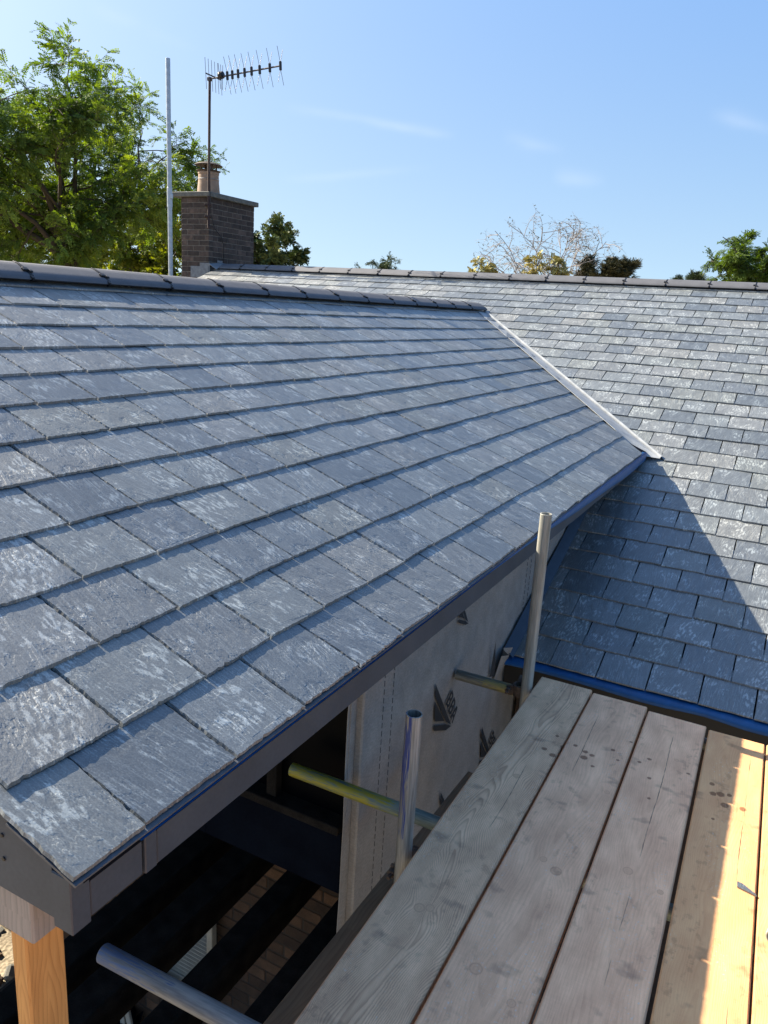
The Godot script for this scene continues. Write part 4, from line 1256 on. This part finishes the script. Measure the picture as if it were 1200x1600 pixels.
func porch_clutter(rng: RandomNumberGenerator) -> void:
	# raised brick bed with a dark tarpaulin
	var bed := thing("brick_planter", "low brick planter in the dark porch below the timber post, lined with dark sheet", "planter", Vector3(-3.16, 0, -2.50))
	brick_face(bed, Vector3(0.0, 0.0, 0.0), Vector3.RIGHT, 0.70, 7, M.brick_red, M.mortar, rng, 0)
	brick_face(bed, Vector3(0.0, 0.0, 0.58), Vector3(0, 0, -1), 0.475, 7, M.brick_red, M.mortar, rng, 1)
	var rows: Array = []
	var n := noise(500, 1.0, 3)
	for i in 10:
		var line: Array = []
		for j in 10:
			line.append(Vector3(0.02 + 0.06 * i, 0.20 + 0.14 * n.get_noise_2d(i * 0.5, j * 0.5) + 0.1 * (1.0 - j / 9.0), 0.02 + 0.06 * j))
		rows.append(line)
	mi("dark_sheet", sheet(rows, -0.003), M.tarp, bed)
	# wall lantern
	var lamp := thing("wall_lantern", "black outdoor lantern with glass globe on the brick wall in the porch", "lantern", Vector3(-3.0, 0.50, -2.66))
	mi("lamp_cap", lathe([[0.0, 0.16], [0.03, 0.16], [0.05, 0.12], [0.052, 0.02], [0.0, 0.02]], 18), M.black_plastic, lamp)
	mi("lamp_globe", lathe([[0.0, -0.09], [0.03, -0.08], [0.048, -0.04], [0.04, 0.018], [0.0, 0.019]], 18), M.glass, lamp)
	mi("bracket", bevel(Vector3(0.02, 0.02, 0.09), 0.003), M.black_plastic, lamp, Transform3D(Basis.IDENTITY, Vector3(0, 0.1, -0.045)))
	# coil of ribbed pipe and a pair of stakes leaning on it
	var coil := thing("ribbed_pipe_coil", "stack of black ribbed pipe coils on the porch floor below the near tube", "pipe coil", Vector3(-2.78, 0, -2.36))
	for k in 5:
		var tm := TorusMesh.new()
		tm.inner_radius = 0.10; tm.outer_radius = 0.18; tm.rings = 28; tm.ring_segments = 10
		mi("coil_turn", tm, M.tarp, coil, Transform3D(Basis(Vector3.RIGHT, rng.randf_range(-0.06, 0.06)), Vector3(rng.randf_range(-0.012, 0.012), 0.04 + k * 0.072, rng.randf_range(-0.012, 0.012))))
	for k in 2:
		var a := Vector3(-2.50 + 0.1 * k, 0.0, -2.30); var b := Vector3(-2.72 + 0.03 * k, 0.55, -2.42)
		tag(mi("wooden_stake", bevel(Vector3(0.03, a.distance_to(b), 0.02), 0.003), M.cream, null, along(a, b) * Transform3D(Basis.IDENTITY, Vector3(0, a.distance_to(b) * 0.5, 0))), ["pale wooden stake leaning across the coil of ribbed pipe", "second pale stake beside the pipe coil, nearer the brick wall"][k], "stake")
	# sunlit duckboard
	var deck := thing("slatted_pallet", "pale slatted board on the porch floor catching sun below the near tube", "pallet", Vector3(-2.66, 0, -2.60))
	for k in 10:
		box_at("slat", Vector3(0.0, 0.045, -0.06 + 0.036 * k), Vector3(0.5, 0.062, -0.06 + 0.036 * k + 0.024), M.cream, deck, 0.002)
	for x in [0.03, 0.42]:
		box_at("bearer", Vector3(x, 0.0, -0.06), Vector3(x + 0.05, 0.0445, 0.29), M.cream, deck, 0.002)
	# rubble on the sunlit ground
	var rub := thing("rubble_heap", "heap of pale stones and broken brick in the sun left of the post", "rubble", Vector3(-4.05, 0, -2.5))
	for k in 46:
		var s := rng.randf_range(0.03, 0.10)
		mi("stone", bevel(Vector3(s, s * rng.randf_range(0.5, 0.9), s * rng.randf_range(0.6, 1.2)), s * 0.16), M.concrete if k % 3 else M.brick_red[k % 5], rub, Transform3D(Basis.from_euler(Vector3(rng.randf() * 0.6, rng.randf() * TAU, rng.randf() * 0.6)), Vector3(rng.randf_range(-0.5, 0.6), s * 0.25, rng.randf_range(-0.22, 0.25))))

# ------------------------------------------------------------------ aerial on the chimney
func aerial() -> void:
	var base := Vector3(-7.90, 5.20, -9.225)
	var tip := Vector3(-8.0, 7.18, -9.37)
	var o := thing("tv_aerial", "rusty television aerial with X shaped elements on a mast fixed to the chimney", "aerial")
	mi("mast", tube(base.distance_to(tip), 0.019, 0.0, 14), M.rust, o, along(base, tip))
	for y in [5.36, 5.52]:
		var at := base.lerp(tip, (y - 5.20) / 1.98)
		mi("bracket", bevel(Vector3(0.10, 0.03, 0.10), 0.004), M.rust, o, Transform3D(Basis(Vector3.UP, 0.6), at + Vector3(-0.03, 0, -0.02)))
	var a := tip + Vector3(-0.03, 0.02, 0.0)
	var b := Vector3(-6.80, 7.285, -9.40)
	var d := (b - a).normalized()
	mi("boom", tube(a.distance_to(b), 0.0105, 0.0, 12), M.aerial, o, along(a, b))
	mi("boom_clamp", bevel(Vector3(0.06, 0.05, 0.06), 0.008), M.aerial, o, Transform3D(Basis.IDENTITY, tip + Vector3(0, 0.02, 0)))
	var side := d.cross(Vector3.UP).normalized()
	var up := side.cross(d).normalized()
	# directors: a dark block and four splayed rods each
	var rod := tube(0.20, 0.0032, 0.0, 6)
	var total := a.distance_to(b)
	for k in 8:
		var f: float = [0.275, 0.345, 0.425, 0.515, 0.61, 0.72, 0.855, 0.995][k]
		var c := a + d * total * f
		mi("director_block", bevel(Vector3(0.030, 0.11, 0.030), 0.004), M.black_plastic, o, Transform3D(Basis(d, up, side), c))
		for s in [-1.0, 1.0]:
			for v in [-1.0, 1.0]:
				var r0: Vector3 = c + up * 0.035 * v
				var r1: Vector3 = r0 + (up * v + side * s * 0.42 + d * 0.04 * s).normalized() * (0.155 if k < 7 else 0.17)
				mi("director_rod", rod, M.aerial, o, along(r0, r0 + (r1 - r0).normalized() * 0.20))
	# reflector frame and dipole at the mast end
	var rf0 := a + d * 0.10 - side * 0.17 + up * 0.02
	var rf1 := a + d * 0.10 + side * 0.17 + up * 0.02
	mi("reflector_bar", tube(rf0.distance_to(rf1), 0.009, 0.0, 10), M.aerial, o, along(rf0, rf1))
	for k in 6:
		var c := rf0.lerp(rf1, k / 5.0)
		mi("reflector_rod", tube(0.40, 0.0036, 0.0, 6), M.aerial, o, along(c - up * 0.20, c + up * 0.20))
	mi("dipole_box", lathe([[0.0, -0.03], [0.045, -0.03], [0.05, 0.0], [0.045, 0.035], [0.0, 0.04]], 14), M.black_plastic, o, along(a + d * 0.23 + up * 0.02, a + d * 0.5 + up * 0.02))
	for s in [-1.0, 1.0]:
		mi("dipole_rod", tube(0.32, 0.004, 0.0, 6), M.aerial, o, along(a + d * 0.23 + side * 0.02 * s - up * 0.16, a + d * 0.23 + side * 0.05 * s + up * 0.16))
	# cable down the mast and over the bricks
	var st := begin()
	var pts: Array = []
	for p in [Vector3(-7.925, 6.9, -9.30), Vector3(-7.885, 6.0, -9.235), Vector3(-7.885, 5.4, -9.26), Vector3(-7.935, 5.22, -9.40), Vector3(-7.935, 5.10, -9.56), Vector3(-7.935, 5.0, -9.60), Vector3(-7.935, 4.72, -9.62)]: pts.append([p, 0.005])
	add_limb(st, pts, 6)
	mi("cable", st.commit(), M.black_plastic, o)

# ------------------------------------------------------------------ trees
# a pinnate leaf (a stalk with pairs of leaflets) or a spray of broad leaves, lying in x-z and hanging a little
func leaf_spray(pairs: int, length: float, leaf: float, wide: float, rng: RandomNumberGenerator) -> ArrayMesh:
	var st := begin()
	for k in pairs:
		var t := (k + 1.0) / pairs
		var c := Vector3(0, -0.25 * length * t * t, length * t)
		for s in [-1.0, 1.0]:
			var d := Vector3(s, rng.randf_range(-0.45, 0.25), 0.45 + 0.5 * t).normalized()
			var n := d.cross(Vector3(0, 0.25 * s + rng.randf_range(-0.4, 0.4), 1.0)).normalized()
			if n.y < 0.0: n = -n
			var w := d.cross(n).normalized() * leaf * wide
			var a := c; var b := c + d * leaf
			var m := c + d * leaf * 0.5
			tri(st, a, m + w, b, n); tri(st, a, b, m - w, n)
	return st.commit()

func leaf_material(c: Color, back: Color) -> StandardMaterial3D:
	var m := mat(c, 0.5)
	m.vertex_color_use_as_albedo = true
	m.backlight_enabled = true
	m.backlight = back
	m.metallic_specular = 0.22
	m.roughness = 0.6
	return m

# spec keys: at, fork (height), crown (centre), size (radii), limbs, subs, twigs, sprays, mesh, leaf, bark, tones, seed, droop, trunk (radius), lean
func tree(called: String, label: String, category: String, g: Dictionary, group := "") -> void:
	var rng := RandomNumberGenerator.new()
	rng.seed = g.seed
	var o := thing(called, label, category, g.at, group)
	var at: Vector3 = g.at
	var fork := Vector3(0, g.fork, 0) + Vector3(g.get("lean", 0.0), 0, 0)
	var crown: Vector3 = g.crown - at
	var size: Vector3 = g.size
	var tr: float = g.trunk
	var st := begin()
	var tp: Array = []
	for k in 7:
		var t := k / 6.0
		tp.append([Vector3.ZERO.lerp(fork, t) + Vector3(sin(t * 5.0) * tr * 0.5, 0, cos(t * 4.0) * tr * 0.4) * t, tr * lerpf(1.35, 0.72, pow(t, 0.7))])
	add_limb(st, tp, 10)
	mi("trunk", st.commit(), g.bark, o)
	fork = tp[6][0]
	st = begin()
	var spots: Array = []
	for i in g.limbs:
		var az: float = TAU * (i + rng.randf_range(-0.3, 0.3)) / g.limbs + g.get("turn", 0.0)
		var el: float = rng.randf_range(-0.45, 1.0) if i > 0 else 0.95
		var dir := Vector3(cos(az) * cos(el), sin(el), sin(az) * cos(el))
		var goal := crown + dir * size * rng.randf_range(0.72, 0.97)
		var limb := branch(fork, goal, 8, 0.16, rng)
		add_limb(st, taper(limb, tr * rng.randf_range(0.34, 0.52), 0.012), 7)
		for j in g.subs:
			var t := lerpf(0.22, 1.0, (j + rng.randf() * 0.6) / g.subs)
			var p0: Vector3 = sample(limb, t)
			var d2 := (Vector3(rng.randf_range(-1, 1), rng.randf_range(-0.5, 0.9), rng.randf_range(-1, 1)).normalized() + (p0 - crown).normalized() * 0.5).normalized()
			var p1 := p0 + d2 * size.x * rng.randf_range(0.22, 0.48)
			var q := (p1 - crown) / size
			if q.length() > 1.0: p1 = crown + q.normalized() * size * rng.randf_range(0.9, 1.02)
			var sub := branch(p0, p1, 5, 0.2, rng)
			add_limb(st, taper(sub, maxf(tr * 0.16 * (1.2 - t), 0.016), 0.007), 5)
			for k in g.twigs:
				var t2 := lerpf(0.2, 1.0, (k + rng.randf()) / g.twigs)
				var w0: Vector3 = sample(sub, t2)
				var d3 := (Vector3(rng.randf_range(-1, 1), rng.randf_range(-0.6, 0.7), rng.randf_range(-1, 1)).normalized() + d2 * 0.5).normalized()
				var w1: Vector3 = w0 + d3 * size.x * rng.randf_range(0.08, 0.2) + Vector3(0, -g.droop * size.x * 0.12, 0)
				var tw := branch(w0, w1, 3, 0.15, rng)
				add_limb(st, taper(tw, g.get("twig", 0.008), 0.003), 3)
				for m in g.sprays:
					var t3 := rng.randf_range(0.15, 1.0)
					var s0: Vector3 = sample(tw, t3) + Vector3(rng.randf_range(-1, 1), rng.randf_range(-1, 1), rng.randf_range(-1, 1)) * float(g.get("scatter", 0.05))
					spots.append([s0, (d3 + Vector3(rng.randf_range(-1, 1), rng.randf_range(-0.7, 0.35) - g.droop, rng.randf_range(-1, 1))).normalized()])
	mi("branches", st.commit(), g.bark, o)
	if spots.is_empty(): return
	var mm := MultiMesh.new()
	mm.transform_format = MultiMesh.TRANSFORM_3D
	mm.use_colors = true
	mm.mesh = g.mesh
	mm.instance_count = spots.size()
	var tones: Array = g.tones
	var tn := noise(g.seed + 3, 0.45, 2)
	for k in spots.size():
		var z: Vector3 = spots[k][1]
		var x := z.cross(Vector3.UP).normalized()
		if x.length() < 0.5: x = Vector3.RIGHT
		var b := Basis(x, z.cross(x).normalized() * -1.0, z)
		if b.y.y < 0.0: b = Basis(-x, -b.y, z)
		b = b.rotated(z, rng.randf_range(-0.9, 0.9)).scaled(Vector3.ONE * rng.randf_range(0.7, 1.25))
		mm.set_instance_transform(k, Transform3D(b, spots[k][0]))
		var f := clampf(0.5 + tn.get_noise_3dv(spots[k][0]) * 0.9 + rng.randf_range(-0.35, 0.35), 0.0, 0.999) * (tones.size() - 1)
		var c: Color = (tones[int(f)] as Color).lerp(tones[int(f) + 1], f - int(f))
		mm.set_instance_color(k, c)
	var fo := MultiMeshInstance3D.new()
	fo.multimesh = mm
	fo.material_override = g.leaf
	put(fo, "foliage", o)
	stuff(fo)

func branch(a: Vector3, b: Vector3, n: int, wob: float, rng: RandomNumberGenerator) -> Array:
	var l := a.distance_to(b)
	var off := Vector3(rng.randf_range(-1, 1), rng.randf_range(-0.2, 0.8), rng.randf_range(-1, 1)) * l * wob
	var pts: Array = []
	for k in n + 1:
		var t := float(k) / n
		var p := a.lerp(b, t) + off * sin(t * PI)
		if k > 0 and k < n: p += Vector3(rng.randf_range(-1, 1), rng.randf_range(-1, 1), rng.randf_range(-1, 1)) * l * 0.028
		pts.append(p)
	return pts

func taper(pts: Array, r0: float, r1: float) -> Array:
	var o: Array = []
	for k in pts.size(): o.append([pts[k], lerpf(r0, r1, pow(float(k) / (pts.size() - 1), 0.8))])
	return o

func sample(pts: Array, t: float) -> Vector3:
	var f := clampf(t, 0.0, 0.9999) * (pts.size() - 1)
	return (pts[int(f)] as Vector3).lerp(pts[int(f) + 1], f - int(f))

func trees() -> void:
	var rng := RandomNumberGenerator.new()
	rng.seed = 31
	var pinnate := leaf_spray(6, 0.22, 0.066, 0.28, rng)
	var small := leaf_spray(4, 0.20, 0.095, 0.40, rng)
	var needle := leaf_spray(6, 0.16, 0.10, 0.10, rng)
	var bud := leaf_spray(1, 0.05, 0.06, 0.4, rng)
	var back := leaf_material(Color(1, 1, 1), Color(0.90, 0.92, 0.30))
	var dull := leaf_material(Color(1, 1, 1), Color(0.35, 0.35, 0.2))
	var greens := [Color(0.07, 0.115, 0.034), Color(0.115, 0.185, 0.050), Color(0.165, 0.24, 0.06), Color(0.25, 0.31, 0.075)]
	var darks := [Color(0.022, 0.034, 0.014), Color(0.038, 0.055, 0.02), Color(0.055, 0.075, 0.026)]
	var yellow := [Color(0.09, 0.12, 0.025), Color(0.16, 0.19, 0.035), Color(0.25, 0.26, 0.05)]
	var gold := [Color(0.20, 0.19, 0.07), Color(0.31, 0.28, 0.10), Color(0.42, 0.37, 0.16)]
	tree("locust_tree", "large feathery green tree at the left, backlit, behind the near ridge", "tree",
		{"at": Vector3(-17.9, 0, -15.3), "fork": 4.95, "crown": Vector3(-19.2, 7.45, -15.6), "size": Vector3(4.45, 2.9, 4.1), "limbs": 16, "subs": 12, "twigs": 9, "sprays": 14, "mesh": pinnate, "leaf": back, "bark": M.bark, "tones": greens, "seed": 611, "droop": 0.10, "trunk": 0.24})
	tree("locust_tree", "yellow green tree low behind the chimney and the tall pole", "tree",
		{"at": Vector3(-20.4, 0, -22.0), "fork": 2.6, "crown": Vector3(-20.6, 5.75, -22.0), "size": Vector3(2.6, 2.0, 2.6), "limbs": 9, "subs": 8, "twigs": 8, "sprays": 10, "mesh": small, "leaf": back, "bark": M.bark, "tones": yellow, "seed": 622, "droop": 0.1, "trunk": 0.2})
	tree("garden_tree", "yellow green understorey tree behind the left end of the near ridge", "tree",
		{"at": Vector3(-26.6, 0, -21.4), "fork": 2.2, "crown": Vector3(-26.6, 5.2, -21.4), "size": Vector3(5.6, 2.6, 5.0), "limbs": 12, "subs": 9, "twigs": 8, "sprays": 13, "mesh": small, "leaf": back, "bark": M.bark, "tones": yellow, "seed": 633, "droop": 0.1, "trunk": 0.2})
	tree("pine_tree", "small dark tree with ragged edge directly right of the chimney", "tree",
		{"at": Vector3(-17.7, 0, -24.2), "fork": 3.9, "crown": Vector3(-17.75, 5.95, -24.1), "size": Vector3(1.2, 1.2, 1.1), "limbs": 9, "subs": 7, "twigs": 7, "sprays": 12, "mesh": small, "leaf": dull, "bark": M.bark, "tones": [Color(0.06, 0.085, 0.035), Color(0.10, 0.135, 0.05), Color(0.16, 0.19, 0.07)], "seed": 644, "droop": -0.1, "trunk": 0.16})
	tree("distant_tree", "tiny far tree crown peeping over the main ridge in mid photo", "tree",
		{"at": Vector3(-25.1, 0, -46.0), "fork": 4.2, "crown": Vector3(-25.1, 6.4, -46.0), "size": Vector3(2.1, 0.85, 1.8), "limbs": 8, "subs": 6, "twigs": 6, "sprays": 12, "mesh": pinnate, "leaf": dull, "bark": M.bark, "tones": [Color(0.05, 0.07, 0.035), Color(0.08, 0.11, 0.05)], "seed": 655, "droop": 0.0, "trunk": 0.2})
	tree("birch_tree", "almost bare birch with fine pale twigs behind the main ridge", "tree",
		{"at": Vector3(-10.2, 0, -33.9), "fork": 4.4, "crown": Vector3(-10.3, 6.6, -33.9), "size": Vector3(3.1, 2.0, 2.6), "limbs": 20, "subs": 10, "twigs": 9, "sprays": 1, "mesh": bud, "leaf": dull, "bark": M.birch, "tones": [Color(0.10, 0.10, 0.06), Color(0.16, 0.14, 0.08)], "seed": 661, "droop": 0.35, "trunk": 0.065, "twig": 0.006})
	for b in [[Vector3(-11.85, 0, -30.5), Vector3(-11.85, 5.8, -30.5), Vector3(0.55, 0.5, 0.5), "golden bush at the left foot of the bare birch"], [Vector3(-9.6, 0, -31.7), Vector3(-9.6, 6.0, -31.7), Vector3(0.85, 0.62, 0.7), "golden bush in the middle below the bare birch"]]:
		tree("golden_bush", b[3], "bush", {"at": b[0], "fork": 4.6, "crown": b[1], "size": b[2], "limbs": 6, "subs": 5, "twigs": 5, "sprays": 5, "mesh": small, "leaf": dull, "bark": M.bark, "tones": gold, "seed": 677 + int(b[2].x * 10), "droop": 0.0, "trunk": 0.06}, "golden bushes by the birch")
	tree("dark_conifer", "low dark brownish conifer right of the bare birch", "tree",
		{"at": Vector3(-7.6, 0, -33.9), "fork": 4.6, "crown": Vector3(-7.6, 5.98, -33.9), "size": Vector3(1.5, 0.55, 1.2), "limbs": 9, "subs": 8, "twigs": 7, "sprays": 16, "mesh": needle, "leaf": dull, "bark": M.bark, "tones": [Color(0.05, 0.05, 0.025), Color(0.085, 0.075, 0.035)], "seed": 688, "droop": -0.5, "trunk": 0.12})
	tree("dark_conifer", "tiny dark conifer top just left of the right hand tree", "tree",
		{"at": Vector3(-4.4, 0, -35.5), "fork": 4.6, "crown": Vector3(-4.4, 5.88, -35.5), "size": Vector3(0.75, 0.40, 0.7), "limbs": 7, "subs": 6, "twigs": 6, "sprays": 12, "mesh": needle, "leaf": dull, "bark": M.bark, "tones": [Color(0.045, 0.06, 0.03), Color(0.07, 0.09, 0.04)], "seed": 699, "droop": -0.5, "trunk": 0.1})
	tree("broad_tree", "rounded green tree at the right edge above the main ridge", "tree",
		{"at": Vector3(-1.9, 0, -31.0), "fork": 4.7, "crown": Vector3(-2.0, 6.75, -31.0), "size": Vector3(1.75, 1.15, 1.6), "limbs": 10, "subs": 8, "twigs": 7, "sprays": 10, "mesh": pinnate, "leaf": back, "bark": M.bark, "tones": [Color(0.045, 0.075, 0.02), Color(0.075, 0.12, 0.028), Color(0.11, 0.16, 0.035)], "seed": 710, "droop": 0.2, "trunk": 0.13})
